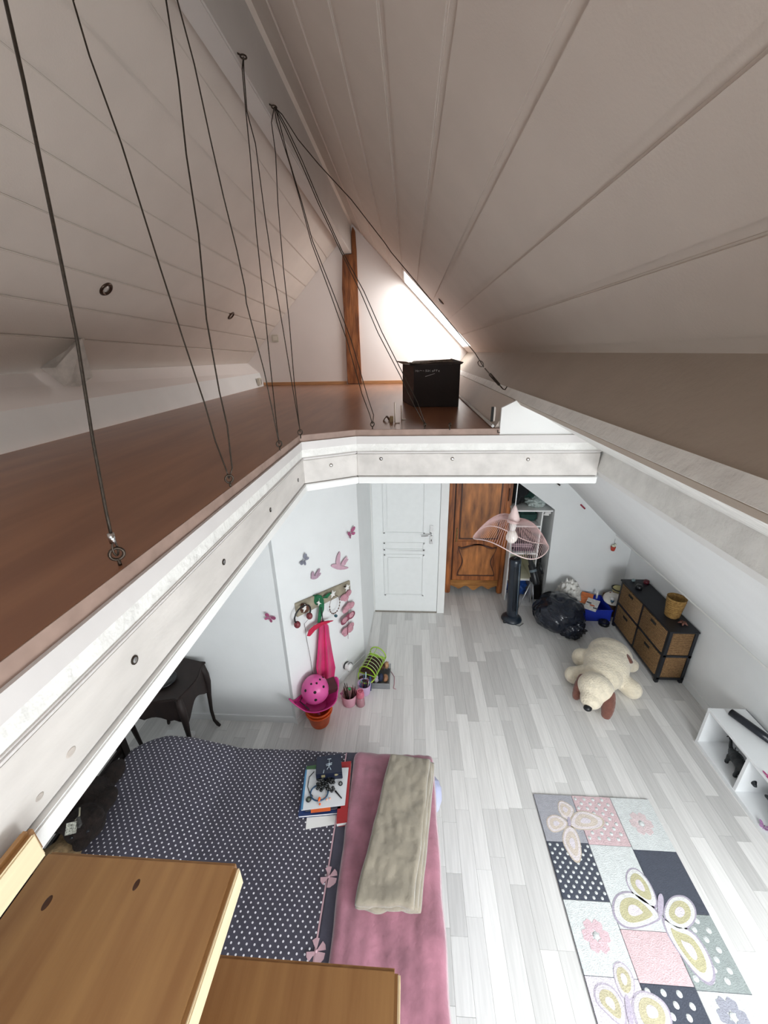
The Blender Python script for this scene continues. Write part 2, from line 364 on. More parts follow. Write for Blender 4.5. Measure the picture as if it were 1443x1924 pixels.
# left end: board joint in front of the stair is covered by the first tread
# ridge beam
one('ridge_beam', 'white painted ridge beam running under the roof peak', 'beam', MB().bb((-.705, YB, 3.93), (-.622, YG, 4.20)), mat('beam_paint', '#cfc9c4', .6, var=.03, scale=3, bump=.12, bscale=30), bev=.006)
pm = MB().slab([P2(-.735, 2.61, YG), P2(-.566, 2.61, YG), P2(-.572, 3.2, YG), P2(-.568, 3.95, YG), P2(-.575, 4.13, YG), P2(-.60, 4.17, YG), P2(-.615, 4.12, YG), P2(-.62, 3.925, YG), P2(-.72, 3.92, YG), P2(-.742, 3.6, YG), P2(-.73, 3.1, YG)], (0, -.035, 0))
one('timber_post', 'rough brown oak post set in the gable wall under the ridge beam', 'post', pm, oldwood, bev=.005)
struct('baseboard_gable', MB().bb((-1.76, YG-.015, 2.606), (-.745, YG, 2.64)).bb((-.56, YG-.015, 2.606), (.40, YG, 2.64)), skirtw)
# door
dl = '#f1f3f2'
doorm = mat('door_white', dl, .45, var=.01)
dr = struct('door_1', MB().bb((-.405, 4.0, .012), (.342, 4.04, 2.02)), doorm, bev=.003)
def panel(x0, x1, z0, z1, arch=0):
    m_ = MB(); w_ = .018
    for a, b in (((x0, z0), (x1, z0+w_)), ((x0, z1-w_), (x1, z1)), ((x0, z0), (x0+w_, z1)), ((x1-w_, z0), (x1, z1))): m_.bb((a[0], 3.988, a[1]), (b[0], 4.001, b[1]))
    
    if z1-z0 > .12: m_.bb((x0+.045, 3.990, z0+.045), (x1-.045, 4.001, z1-.045))
    return m_
for z0, z1 in ((.24, .80), (.85, .95), (1.06, 1.88)):
    ob('door_panel', panel(-.285, .18, z0, z1) if z1-z0 > .12 else panel(-.285, .18, z0, z1), doorm, dr, bev=.002)
hd = MB().bb((.235, 3.988, .935), (.272, 3.999, 1.165)); h_ = ob('door_handle', hd, chrome, dr, bev=.003)
ob('lever', MB().tube([(.254, 3.99, 1.06), (.254, 3.955, 1.06), (.245, 3.95, 1.06), (.14, 3.95, 1.052)], [.008, .008, .008, .007], 10), chrome, h_)
ob('keyhole', MB().bb((.250, 3.985, .972), (.257, 3.9885, .995)), matblack, h_)
tr = MB().bb((-.42, 3.99, 0), (-.406, 4.03, 2.05)).bb((.345, 3.985, 0), (.43, 4.05, 2.09)).bb((-.42, 3.985, 2.03), (.43, 4.05, 2.09))
struct('trim_7', tr, white, bev=.003)
struct('trim_8', MB().bb((-.405, 3.99, 0), (.345, 4.05, .012)), mat('threshold', '#9a9288', .4, metal=.5))
# ================================================================ STAIR (pine treads in the foreground)
pine = mat('pine', '#b08554', .5, var=.12, scale=6, stretch=(6, .5, 6), bump=.04, bscale=60, col2='#966a40')
pine_end = mat('pine_bare', '#ecd9b4', .6, var=.05, scale=8, stretch=(8, .6, 8))
knot = mat('knot', '#4a2a16', .6, var=.2)
st = thing('staircase', 'pine stair treads with pale nosings in the foreground, seen from above', 'stairs', (-.25, .1, 2.1))
def tread(x0, x1, y1, z, y0=-.42, th=.045):
    m_ = MB().bb((x0, y0, z-th), (x1-.004, y1, z)); o = ob('tread', m_, pine, st, bev=.006)
    n_ = MB().bb((x1-.0045, y0+.006, z-th+.003), (x1, y1-.006, z-.003)); ob('nosing', n_, pine_end, o, bev=.002)
    return o
t0 = tread(-.489, -.468, .284, 2.40, th=.05)
t1 = tread(-.60, -.268, .36, 2.19)
t2 = tread(-.36, -.010, .327, 1.98)
t3 = tread(-.12, .21, .10, 1.77); 
for px, py, rr in ((88, 1696, .0062), (256, 1662, .0050)):
    p = az(px, py, 2.1905); ob('knot', MB().lathe(p-V((0, 0, .0005)), [(rr, 0), (rr*.9, .0006), (.0, .0008)], 18, sx=.8, sy=1.5), knot, t1)
sm_ = MB().slab([(-.485, -.44, 2.30), (-.30, -.44, 2.16), (.4, -.44, 1.55), (.4, -.44, 1.35), (-.30, -.44, 1.98), (-.485, -.44, 2.08)], (0, -.03, 0)); ob('stringer', sm_, pine, st)
# ================================================================ CABLES
def eye(name, p, n_, label, r=.011):
    t = thing(name, label, 'eye bolt', p)
    n_ = V(n_).normalized(); u = n_.orthogonal().normalized()
    c = p + n_*(.012+r)
    side = u.cross(n_)
    ob('ring', MB().tube([c+(n_*math.cos(a)+u*math.sin(a))*r for a in [i*math.pi/8 for i in range(16)]], .0028, 8, close=True), steel, t)
    ob('shank', MB().tube([p-n_*.004, p+n_*.013], .003, 8), steel, t)
    return c
EA = eye('eye_bolt', ax(446, 100, -.622), (1, 0, -.5), 'eye bolt in the side of the ridge beam, the nearer of the two in view')
EB = eye('eye_bolt', ax(506, 196, -.622), (1, 0, -.5), 'eye bolt in the ridge beam farther along, from which most cables fan out')
EC = V((-.60, 1.28, 3.96)); eye('eye_bolt', V((-.622, 1.27, 3.97)), (1, 0, -.4), 'eye bolt in the ridge beam above the top edge of the picture')
ew = 'on the edge of the loft deck'
def ez(px, py): return az(px, py, 2.605)
E1 = eye('eye_bolt', ez(226, 1062), (0, 0, 1), 'nearest eye bolt '+ew+', with a swaged cable end')
E2 = eye('eye_bolt', ez(433, 914), (0, 0, 1), 'second eye bolt '+ew+', under two cables forming a V')
E3 = eye('eye_bolt', ez(526, 845), (0, 0, 1), 'third eye bolt '+ew+', just left of the corner')
E4 = eye('eye_bolt', ez(565, 822), (0, 0, 1), 'eye bolt at the left corner of the loft deck edge')
E5 = eye('eye_bolt', ez(700, 806), (0, 0, 1), 'eye bolt at the front edge of the loft just left of the flat brackets')
E6 = eye('eye_bolt', ez(798, 806), (0, 0, 1), 'small eye bolt on the loft edge in front of the black box', r=.008)
E7 = eye('eye_bolt', ez(845, 806), (0, 0, 1), 'small unused eye bolt on the loft edge, rightmost', r=.008)
wire = mat('cable_steel', '#3f372f', .45, metal=.6, var=.2, scale=200)
def cable(A, B, pts, label, r=.0021):
    A, B = V(A), V(B); d = (B-A).normalized(); path = [A]
    for px, py in pts:
        q = ray(px, py).normalized(); w0 = EYE-A; b_ = q.dot(d); den = 1-b_*b_
        s_ = (b_*(d.dot(w0))-q.dot(w0))/den; path.append(EYE+q*s_)
    path.append(B)
    # smooth kinks a little
    out = [path[0]]
    for i in range(1, len(path)-1):
        out += [path[i]*.85+path[i-1]*.15, path[i], path[i]*.85+path[i+1]*.15]
    out.append(path[-1])
    return one('steel_cable', label, 'cable', MB().tube(out, r, 6), wire, group='steel cables bracing the loft')
cable(V((-.60, .80, 3.96)), E1+V((0, 0, .03)), [(10, 0), (45, 155), (100, 420), (145, 640), (175, 830), (199, 960)], 'leftmost steel cable, running down to the nearest eye bolt', r=.0026)
cable(EC, E2, [(137, 0), (168, 105), (228, 270), (300, 500), (345, 640), (385, 760), (405, 830), (424, 880)], 'second steel cable from the left, reaching the deck edge in a V')
cable(EC+V((0, .01, 0)), E2, [(312, 0), (335, 150), (350, 290), (373, 440), (388, 600), (412, 735), (427, 800), (436, 880)], 'third steel cable from the left, right arm of the nearest V')
cable(EC+V((0, .02, 0)), E3, [(333, 0), (365, 120), (395, 260), (420, 370), (445, 470), (460, 540), (463, 570), (497, 700), (520, 812)], 'fourth steel cable from the left, running to the third eye bolt')
cable(EA, E3, [(455, 130), (462, 210), (470, 290), (482, 440), (495, 560), (505, 660), (520, 800)], 'left of the two cables hanging from the nearer beam eye bolt')
cable(EA, E4, [(458, 130), (464, 210), (480, 270), (497, 400), (515, 520), (532, 620), (550, 730), (562, 800)], 'right of the two cables hanging from the nearer beam eye bolt')
cable(EB, E4, [(510, 230), (518, 290), (522, 380), (532, 500), (543, 600), (553, 720), (563, 805)], 'leftmost cable of the fan, nearly vertical, ending at the deck corner')
cable(EB, E5, [(520, 230), (545, 310), (565, 380), (585, 456), (620, 550), (652, 640), (680, 740), (695, 780)], 'paired cable of the fan crossing the oak post, left strand')
cable(EB+V((.004, 0, 0)), E5, [(525, 230), (540, 290), (567, 380), (587, 452), (626, 550), (660, 640), (692, 750), (702, 780)], 'paired cable of the fan crossing the oak post, right strand')
cable(EB, E6, [(535, 240), (565, 305), (597, 380), (641, 474), (678, 550), (710, 625), (752, 706), (772, 750)], 'cable of the fan passing in front of the black box, lower strand')
cable(EB+V((.005, 0, 0)), E6+V((.004, 0, 0)), [(538, 238), (568, 302), (600, 378), (643, 472), (684, 548), (718, 625), (756, 700), (784, 755)], 'cable of the fan passing in front of the black box, upper strand')
TB = V((.505, 2.13, 2.95-.20)); tb0 = ay(909, 690, 1.98); tb1 = ay(945, 731, 2.11)
cable(EB, tb0, [(530, 215), (560, 262), (600, 310), (660, 375), (722, 455), (735, 474), (800, 552), (850, 612), (893, 664)], 'rightmost cable of the fan running to the turnbuckle')
t = thing('turnbuckle', 'dark turnbuckle tensioning a cable against the right roof casing', 'turnbuckle', tb1)
d_ = (tb1-tb0); 
ob('thimble', MB().tube([tb0-d_*.25+(d_.orthogonal().normalized()*math.sin(a)*.010)+d_.normalized()*(.022*(1-math.cos(a))/2*2) for a in [i*math.pi/8 for i in range(16)]], .0018, 6, close=True), steel, t)
ob('body', MB().tube([tb0+d_*.05, tb0+d_*.28, tb0+d_*.30, tb0+d_*.78, tb0+d_*.80, tb0+d_*.87], [.0025, .0025, .0065, .0065, .003, .003], 10), steel, t)
ob('hook', MB().tube([tb0+d_*.8, tb1, tb1+V((.012, .006, -.004)), tb1+V((.02, .003, .012))], .0028, 8), steel, t)
# swaged end at the nearest eye
t = thing('cable_ferrule', 'metal ferrule and loop at the foot of the leftmost cable', 'ferrule', E1)
ob('sleeve', MB().tube([E1+V((0, 0, .022)), E1+V((0, 0, .040))], .0055, 10), chrome, t)
ob('loop', MB().tube([E1+V((.0, .006*math.sin(a), .010-.013*math.cos(a))) for a in [i*math.pi/7 for i in range(14)]], .0018, 6, close=True), steel, t)
# ================================================================ LOFT THINGS
# recessed spotlights on the slopes
def spot(p, n_, label, r=.038, back=None):
    n_ = V(n_).normalized(); t = thing('recessed_spotlight', label, 'spotlight', p, 'recessed spotlights in the roof slopes')
    bronze = mat('bronze', '#54443a', .35, metal=.8, var=.1)
    ob('trim_ring', MB().lathe(p, [(r, -.002), (r*1.0, .003), (r*.86, .008), (r*.66, .008), (r*.6, .001)], 28, n_), bronze, t)
    ob('lens', MB().lathe(p, [(r*.6, .0), (r*.45, .003), (0, .006)], 20, n_), glassy, t)
def onL(px, py): return apl(px, py, (-1.84, 0, 2.95), nL)
def onR(px, py): return apl(px, py, (.64, 0, 2.95), nR)
spot(onL(199, 543), -nL, 'bronze recessed spotlight on the left roof slope, nearest')
spot(onL(434, 593), -nL, 'bronze recessed spotlight on the left roof slope, farther and smaller')
spot(onR(829, 566), -nR, 'recessed spotlight on the right roof slope seen almost edge-on', r=.03)
# stub of a purlin poking out of the left casing
ws = mat('chipped_white', '#d8d0c8', .7, var=.12, scale=14, bump=.4, bscale=30)
T_, U_, Vb = ax(104, 691, -1.79), ax(137, 640, -1.80), ax(150, 726, -1.66)
Uo, Vo, Ut = ax(154, 636, -1.64), ax(174, 708, -1.54), ax(161, 634, -1.76)
sb = MB().add([T_, U_, Vb, Uo, Vo, T_+V((-.08, .0, 0)), U_+V((-.08, .02, 0)), Vb+V((-.1, .02, 0)), Ut], [(0, 2, 3, 1), (2, 4, 3), (0, 5, 7, 2), (1, 6, 5, 0), (2, 7, 4), (3, 8, 1), (1, 8, 6), (3, 4, 7, 8), (8, 7, 5, 6)])
one('purlin_stub', 'chipped white purlin end jutting from the left roof casing', 'beam end', sb, ws)
# light switch, small wall box at left knee
p = ay(517, 636, YG)
t = thing('light_switch', 'square light switch on the gable wall above the loft floor, left', 'switch', p)
cream = mat('switch_plastic', '#d8d2c4', .4, var=.02)
ob('plate', MB().bb((p.x-.04, YG-.010, p.z-.04), (p.x+.04, YG, p.z+.04)), cream, t, bev=.004)
ob('rocker', MB().bb((p.x-.024, YG-.015, p.z-.024), (p.x+.024, YG-.009, p.z+.024)), mat('rocker', '#e9e4d8', .35, var=.01), t, bev=.003)
p = ax(490, 718, -1.73)
t = thing('wall_socket', 'small white socket plate low on the left knee board near the gable', 'socket', p)
ob('plate', MB().bb((p.x-.03, p.y-.04, p.z-.035), (p.x, p.y+.04, p.z+.045)), cream, t, bev=.003)
ob('slot', MB().bb((p.x-.004, p.y+.012, p.z-.02), (p.x+.002, p.y+.02, p.z+.03)), matblack, t)
p = V((.40, 1.96, 2.66))
t = thing('wall_catch', 'small vertical wooden catch plate at the front right end of the loft', 'catch', p)
ob('plate', MB().bb((.392, 1.945, 2.632), (.412, 1.975, 2.70)), ceilm, t, bev=.002)
ob('gap', MB().bb((.390, 1.938, 2.632), (.402, 1.944, 2.70)), matblack, t)
ob('pin', MB().tube([(.418, 1.893, 2.60), (.418, 1.893, 2.588), (.428, 1.89, 2.588)], .0022, 6), matblack, t)
# black box with raised flaps
bx = thing('cardboard_box', 'black cardboard box with open flaps and white handwriting on the loft', 'box', (.15, 2.85, 2.606))
boxm = mat('black_card', '#231713', .75, var=.15, scale=8, bump=.1); boxb = mat('box_brown_side', '#3c2219', .75, var=.2, scale=10, stretch=(1, 1, 4))
b0, b1, b2 = V((.028, 2.72, 2.606)), V((.325, 2.70, 2.606)), V((-.050, 3.06, 2.606))
b3 = b1+(b2-b0); hh = V((0, 0, .262)); wth = .004
def wallq(p, q, name, m_):
    n_ = (q-p).cross(V((0, 0, 1))).normalized()
    return ob(name, MB().slab([p, q, q+hh, p+hh], -n_*wth), m_, bx)
fr = wallq(b0, b1, 'front_panel', boxm); wallq(b2, b0, 'side_panel', boxb); wallq(b1, b3, 'side_panel', boxm); wallq(b3, b2, 'back_panel', boxm)
ob('bottom', MB().slab([b0, b1, b3, b2], (0, 0, .004)), boxm, bx)
grille = mat('flap_grey', '#8d8276', .7, var=.3, scale=60)
ob('flap', MB().slab([b0+hh+V((-.02, .03, .012)), b1+hh+V((-.05, .04, .0)), b1+hh+V((-.04, .11, .03)), b0+hh+V((.0, .12, .022))], (0, 0, .003)), grille, bx)
ob('flap', MB().slab([b0+hh+V((-.022, -.002, -.004)), b1+hh+V((.012, 0, .004)), b1+hh+V((.01, .05, .012)), b0+hh+V((-.03, .06, .014))], (0, 0, .004)), boxm, bx)
ob('flap', MB().slab([b2+hh, b0+hh+V((-.02, 0, .01)), b0+hh+V((-.05, .05, .02)), b2+hh+V((-.05, 0, .02))], (0, 0, .003)), grille, bx)
ob('flap', MB().slab([b1+hh, b3+hh, b3+hh+V((.05, 0, .03)), b1+hh+V((.02, .01, .012))], (0, 0, .003)), boxm, bx)
# handwriting: white marker strokes
ink = mat('white_ink', '#e8e4e2', .7, var=.02)
hx = (b1-b0).normalized(); fn = V((0, 0, 1)).cross(hx).normalized()*-1
def hw_(x, z): return b0+hx*x+V((0, 0, z))+ (fn if fn.y < 0 else -fn)*.0012
strokes = []
glyph = {'M': [[(0, 0), (0, 1), (.5, .4), (1, 1), (1, 0)]], 'n': [[(0, 0), (0, .6), (.8, .6), (.8, 0)]], '~': [[(0, .55), (.4, .7), (.8, .5), (1.4, .6)]], '-': [[(0, .45), (.9, .45)]], 'B': [[(0, 0), (0, 1), (.7, .85), (.1, .5), (.8, .3), (0, 0)]], 'D': [[(0, 0), (0, 1), (.8, .5), (0, 0)]],
 'i': [[(0, 0), (0, .6)], [(0, .85), (0, .95)]], 'o': [[(.4, 0), (0, .3), (.4, .6), (.8, .3), (.4, 0)]], 'P': [[(0, 0), (0, 1), (.7, .8), (.1, .5)]], 'e': [[(0, .3), (.7, .35), (.4, .6), (0, .3), (.3, 0), (.7, .1)]]}
x_ = .012
for ch in 'Mn~ - BDioPPe':
    for s_ in glyph.get(ch, []): strokes.append([(x_+a*.010, .222+b*.013) for a, b in s_])
    x_ += .0135 if ch != ' ' else .006
for k in range(9): strokes.append([(.075+k*.004, .193+k*.0012), (.100+k*.0045, .200+k*.0013)])
wm = MB()
for s_ in strokes: wm.tube([hw_(a, b) for a, b in s_], .0011, 4)
ob('handwriting', wm, ink, fr, kind='stuff')
# flat brackets lying / standing at the edge
g = 'loose fittings on the loft edge'
zb = 2.606; plm = mat('pale_metal', '#b9aa9c', .4, metal=.5, var=.05)
def plate(p, rot, w_, h_, label, m_=plm, lean=.08):
    t = thing('metal_plate', label, 'bracket', p, g)
    ob('upright', MB().box(p+V((0, 0, h_/2)), (.003, w_, h_), rot), m_, t, bev=.0008)
    ob('foot', MB().box(p+V((.012*math.cos(rot), .012*math.sin(rot), .0015)), (.024, w_, .003), rot), m_, t)
plate(ez(742, 795)+V((0, 0, .001)), .15, .03, .105, 'tallest thin upright metal plate at the loft edge beside the cable eye')
plate(ez(752, 790)+V((.006, .03, .001)), .1, .05, .075, 'second thin upright metal plate, just right of the tallest one')
t = thing('angle_bracket', 'small brown folded bracket lying left of the upright plates', 'bracket', ez(726, 792), g)
q = ez(726, 792); brn = mat('brown_bracket', '#6a4a34', .5, var=.2)
ob('wing', MB().slab([q+V((-.016, 0, 0)), q+V((0, 0, .022)), q+V((0, .05, .022)), q+V((-.016, .05, 0))], (-.003, 0, .003)), brn, t)
ob('wing', MB().slab([q+V((.016, 0, 0)), q+V((0, 0, .022)), q+V((0, .05, .022)), q+V((.016, .05, 0))], (.003, 0, .003)), brn, t)
q = ez(736, 794)
t = thing('wood_block', 'small pale wood block between the folded bracket and the plates', 'block', q, g)
ob('block', MB().bb((q.x-.012, q.y, zb), (q.x+.008, q.y+.03, zb+.03)), mat('pale_wood', '#a98f68', .6, var=.1), t, bev=.002)
# ================================================================ LOWER ROOM: BED
def nz(x, y, z=0, s=4): return noise.noise(V((x*s, y*s, z*s)))
bw_ = mat('dark_walnut', '#1f120e', .65, var=.2, scale=8, stretch=(3, 3, .6))
lav = mat('lavender_sheet', '#aeb2cf', .8, var=.05, bump=.2, bscale=20, sheen=.2)
t = thing('bed', 'double bed with a dark slatted wooden headboard under the loft', 'bed', (-.9, 1.1, 0))
YB0, YB1, ZT = .30, 1.77, .47
mt = MB().box((-.86, (YB0+YB1)/2, .34), (2.04, YB1-YB0, .24)); ob('mattress', mt, lav, t, bev=.05)
ob('tucked_corner', MB().ell((.165, 1.62, .385), (.05, .09, .10), fn=lambda d: 1+.15*noise.noise(d*4)), lav, t)
ob('bed_frame', MB().bb((-1.90, YB0, .10), (.14, YB1-.02, .22)), bw_, t, bev=.01)
for x_, y_2 in ((-1.86, YB0+.04), (-1.86, YB1-.06), (.10, YB0+.04), (.10, YB1-.06)): ob('leg', MB().bb((x_-.03, y_2-.03, 0), (x_+.03, y_2+.03, .10)), bw_, t)
for yy in (YB0-.02, YB1+.02): ob('headboard_post', MB().bb((-2.00, yy-.03, 0), (-1.95, yy+.03, .86)), bw_, t, bev=.006)
for k in range(-4, 5): ob('slat', MB().bb((-1.985, YB0, .50+k*.075), (-1.960, YB1, .54+k*.075)), bw_, t, bev=.004)
ob('top_rail', MB().bb((-1.995, YB0-.03, .86), (-1.945, YB1+.03, .90)), bw_, t, bev=.01)
# dotted bedspread: fabric with a woven white dot lattice
dm = mat('dotted_bedspread', '#45424f', .85, var=.06, scale=30, bump=.15, bscale=120, sheen=.1)
nt = dm.node_tree; N = nt.nodes; L = nt.links; bs = N['Principled BSDF']
tc = N.new('ShaderNodeTexCoord'); src = bs.inputs['Base Color'].links[0].from_socket
def lattice(off, s=.036, r=.125):
    mp = N.new('ShaderNodeVectorMath'); mp.operation = 'MULTIPLY_ADD'; L.new(tc.outputs['Object'], mp.inputs[0]); mp.inputs[1].default_value = (1/s, 1/s, 0); mp.inputs[2].default_value = (off, off, 0)
    fr = N.new('ShaderNodeVectorMath'); fr.operation = 'FRACTION'; L.new(mp.outputs[0], fr.inputs[0])
    ds = N.new('ShaderNodeVectorMath'); ds.operation = 'DISTANCE'; L.new(fr.outputs[0], ds.inputs[0]); ds.inputs[1].default_value = (.5, .5, 0)
    lt = N.new('ShaderNodeMath'); lt.operation = 'LESS_THAN'; L.new(ds.outputs['Value'], lt.inputs[0]); lt.inputs[1].default_value = r; return lt.outputs[0]
ad = N.new('ShaderNodeMath'); ad.operation = 'MAXIMUM'; L.new(lattice(.5), ad.inputs[0]); L.new(lattice(0), ad.inputs[1])
mx = N.new('ShaderNodeMix'); mx.data_type = 'RGBA'; L.new(ad.outputs[0], mx.inputs[0]); L.new(src, mx.inputs[6]); mx.inputs[7].default_value = lin('#e6e4ea'); L.new(mx.outputs[2], bs.inputs['Base Color'])
def bedz(x, y): return ZT + .085*max(0, min(1, (-1.15-x)/.35))**.8*max(0, 1-((x+1.55)/.55)**4 if x < -1.55 else 1) + .006*nz(x, y, 0, 5)+.003*nz(x, y, 3, 14)
def cover(x0, x1, y0, y1, drop, lift, corner=.12):
    def f(u, v):
        x = x0+(x1-x0)*u; L_ = (y1-y0)+drop; s = v*L_; y = y0+s
        lim = y1 - (.16*max(0, 1-(x-x0)/.28)**2 if corner else 0)
        z = bedz(x, min(y, lim))+lift
        if y > lim: e = y-lim; r = .05; z -= r*(1-math.cos(min(e/r, math.pi/2)))+max(0, e-r*1.57)*.97; y = lim+r*math.sin(min(e/r, math.pi/2))+.012*nz(x, e, 1, 9)*min(1, e*8)
        if corner and x < x0+.06: z -= (x0+.06-x)*1.3
        return V((x, y, z))
    return f
t = thing('bedspread', 'dark grey bedspread with white polka dots on the bed', 'bedspread', (-1.1, 1.1, ZT))
ob('cover', MB().grid(cover(-1.87, -.405, YB0, YB1, .20, .012), 70, 60), dm, t, thick=.012)
plain = mat('plain_grey_band', '#4d4b59', .85, var=.06, bump=.15, bscale=80)
ob('border', MB().grid(cover(-.405, -.28, YB0, YB1, .20, .012, 0), 8, 60), plain, t, thick=.012)
rib = mat('pink_ribbon', '#c9a4ad', .6, var=.05)
ob('ribbon', MB().grid(cover(-.409, -.401, YB0, YB1, .16, .020, 0), 2, 60), rib, t)
for px, py in ((618, 1648), (594, 1788)):
    p = az(px, py, ZT+.02); m_ = MB()
    for sx, sy in ((1, .6), (-.2, 1), (.3, -1), (-1, -.5), (.9, -.5)):
        d = V((sx, sy, 0)).normalized(); n_ = V((-d.y, d.x, 0)); a = p
        m_.slab([a, a+d*.038+n_*.017, a+d*.044, a+d*.040-n_*.015], (0, 0, .004))
    m_.ell(p+V((0, 0, .005)), (.007, .007, .006), seg=10, rings=6)
    ob('bow', m_, rib, t)
# rose blanket folded lengthwise over the foot of the bed
pk = mat('rose_fleece', '#a87080', .95, var=.14, scale=10, bump=.35, bscale=35, sheen=.6)
def pf(u, v):
    y = .30+v*1.66; dr = 0; yy = y
    x = -.345+.04*(1-v)*.5+u*(.50-.0*(1-v)) + .006*nz(0, y, 0, 6)
    wob = .014*nz(x, y*.7, 2, 7)+.009*nz(x*2, y*.6, 5, 9)+.010*max(0, y-1.3)*abs(nz(x+.6*y, y-.3*x, 9, 12))*2
    z = ZT+.045+wob
    e = min(u, 1-u)*.5; 
    if e < .03: z -= .03*(1-math.sqrt(max(0, 1-(1-e/.03)**2)))
    if y > 1.74: q = y-1.74; z -= .05*(1-math.cos(min(q/.05, 1.57)))+max(0, q-.078); yy = 1.74+.05*math.sin(min(q/.05, 1.57))
    return V((x, yy, z))
o = one('pink_blanket', 'dusty pink fleece blanket spread in a strip across the foot of the bed', 'blanket', MB().grid(pf, 50, 90), pk, thick=.022)
gy = mat('taupe_fleece', '#999080', .95, var=.07, scale=9, bump=.35, bscale=40, sheen=.5)
q0, q1, q2, q3 = az(735, 1418, .57), az(808, 1428, .57), az(778, 1706, .57), az(668, 1700, .57)
t = thing('folded_blanket', 'folded taupe grey fleece blanket lying on the pink blanket', 'blanket', (0, 1.4, .52))
def layer(z, k0, k1, sh):
    def f(u, v):
        a = q0.lerp(q1, u*k1+(1-u)*k0); b = q3.lerp(q2, u*k1+(1-u)*k0); p = a.lerp(b, v)
        e = min(min(u, 1-u)*.26, min(v, 1-v)*.66)
        zz = z+.010*nz(p.x, p.y, sh, 8)+.005*nz(p.x*1.5, p.y, sh+3, 19)+.006*abs(nz(p.x+.3*p.y, p.y*.4, sh+7, 14))
        if e < .014: zz -= .013*(1-math.sqrt(max(0, 1-(1-e/.014)**2)))
        return V((p.x+.009*nz(p.y, sh, 0, 6), p.y+(.02 if v > .5 else .008)*nz(p.x, sh, 2, 11)*abs(2*v-1), zz))
    return f
for i, (z, k0, k1) in enumerate(((.545, .03, 1.10), (.560, .01, 1.05), (.577, -.0, .98))):
    ob('fold', MB().grid(layer(z, k0, k1, i*3), 50, 90), gy, t, thick=.016)
# books and small things lying on the bed
def slabq(pts, z, th): return MB().slab([V((p.x, p.y, z)) for p in pts], (0, 0, th))
def quad(pix, z): return [az(a, b, z) for a, b in pix]
paper = mat('paper_white', '#eceae8', .7, var=.01)
G_ = 'books and magazines piled on the bed'
zb0 = ZT+.018
def book(pix, z, th, col, label, cover_th=.0012, spine=None, cat='book', name='book'):
    P = quad(pix, z+th); t = thing(name, label, cat, V((P[0].x, P[0].y, z)), G_)
    m_ = mat('cover_'+col, col, .4, var=.03)
    ob('pages', slabq([p.lerp((P[0]+P[2])/2, .02) for p in P], z+cover_th, th-2*cover_th), paper, t)
    ob('front_cover', slabq(P, z+th-cover_th, cover_th), m_, t); ob('back_cover', slabq(P, z, cover_th), m_, t)
    return t, P
book([(640, 1432), (660, 1430), (652, 1545), (632, 1548)], zb0, .03, '#a02024', 'red book standing out at the right side of the pile')
one('paper_sheet', 'blank white sheet sticking out of the near end of the book pile', 'paper', slabq(quad([(577, 1530), (645, 1518), (645, 1546), (574, 1558)], zb0+.004), zb0, .002), paper, group=G_)
book([(574, 1440), (646, 1432), (648, 1526), (560, 1534)], zb0+.004, .016, '#1f3566', 'thick dark blue book low in the pile with a cream corner')
book([(577, 1430), (640, 1424), (640, 1519), (573, 1524)], zb0+.022, .008, '#2b2b3c', 'dark magazine with an orange strip beneath the white one')
P_ = quad([(584, 1518), (621, 1514), (620, 1522), (585, 1526)], zb0+.033)
book([(576, 1440), (600, 1436), (602, 1450), (574, 1452)], zb0+.03, .004, '#3f6b3a', 'dark green magazine corner peeking out at the far left of the pile')
tw, PW = book([(574, 1446), (655, 1442), (648, 1512), (566, 1522)], zb0+.032, .006, '#dfe1e4', 'white magazine with blue edge on top of the book pile')
ob('blue_edge', slabq(quad([(574, 1446), (577, 1446), (569, 1521), (565, 1522)], zb0+.0385), zb0+.038, .0008), mat('blue_edge', '#4f8ab4', .4), tw)
ob('orange_strip', slabq(quad([(584, 1518), (621, 1513), (621, 1523), (584, 1527)], zb0+.034), zb0+.0315, .001), mat('orange_strip', '#e0662a', .5), tw)
# dark blue gift case with gold clasps and a motif
zc_ = zb0+.0385
Pq = quad([(595, 1422), (640, 1416), (643, 1452), (593, 1456)], zc_+.055)
t = thing('gift_case', 'dark navy case with silver crown motif and pale clasps on the book pile', 'case', V((Pq[0].x, Pq[0].y, zc_)))
nav = mat('navy_case', '#1b2136', .4, var=.06)
o = ob('body', MB().slab([V((p.x, p.y, zc_)) for p in Pq], (0, 0, .042)), nav, t, bev=.003)
ob('lid', MB().slab([V((p.x, p.y, zc_+.043)) for p in Pq], (0, 0, .013)), nav, t, bev=.003)
gold = mat('pale_gold', '#b9ad84', .35, metal=.6)
ex = (Pq[1]-Pq[0]).normalized(); ey = (Pq[3]-Pq[0]).normalized(); cz = (Pq[0]+Pq[2])/2
for k in (-.035, .045):
    c_ = (Pq[2]+Pq[3])/2+ex*k; ob('clasp', MB().box((c_.x, c_.y-.001, zc_+.042), (.022, .004, .016), math.atan2(ex.y, ex.x)), gold, t)
mo = MB(); top = V((cz.x, cz.y, zc_+.0575))
for a, b in (((-.012, .045), (.012, .045)), ((0, .045), (0, .0)), ((-.02, .012), (.018, .018)), ((-.018, .004), (.016, .008)), ((0, 0), (.012, -.025)), ((0, 0), (-.012, -.02)), ((-.03, -.02), (-.034, -.04))):
    mo.tube([top+ex*a[0]-ey*(a[1]-.01), top+ex*b[0]-ey*(b[1]-.01)], .0018, 5)
ob('motif', mo, mat('silver_print', '#b9c4cc', .4), t)
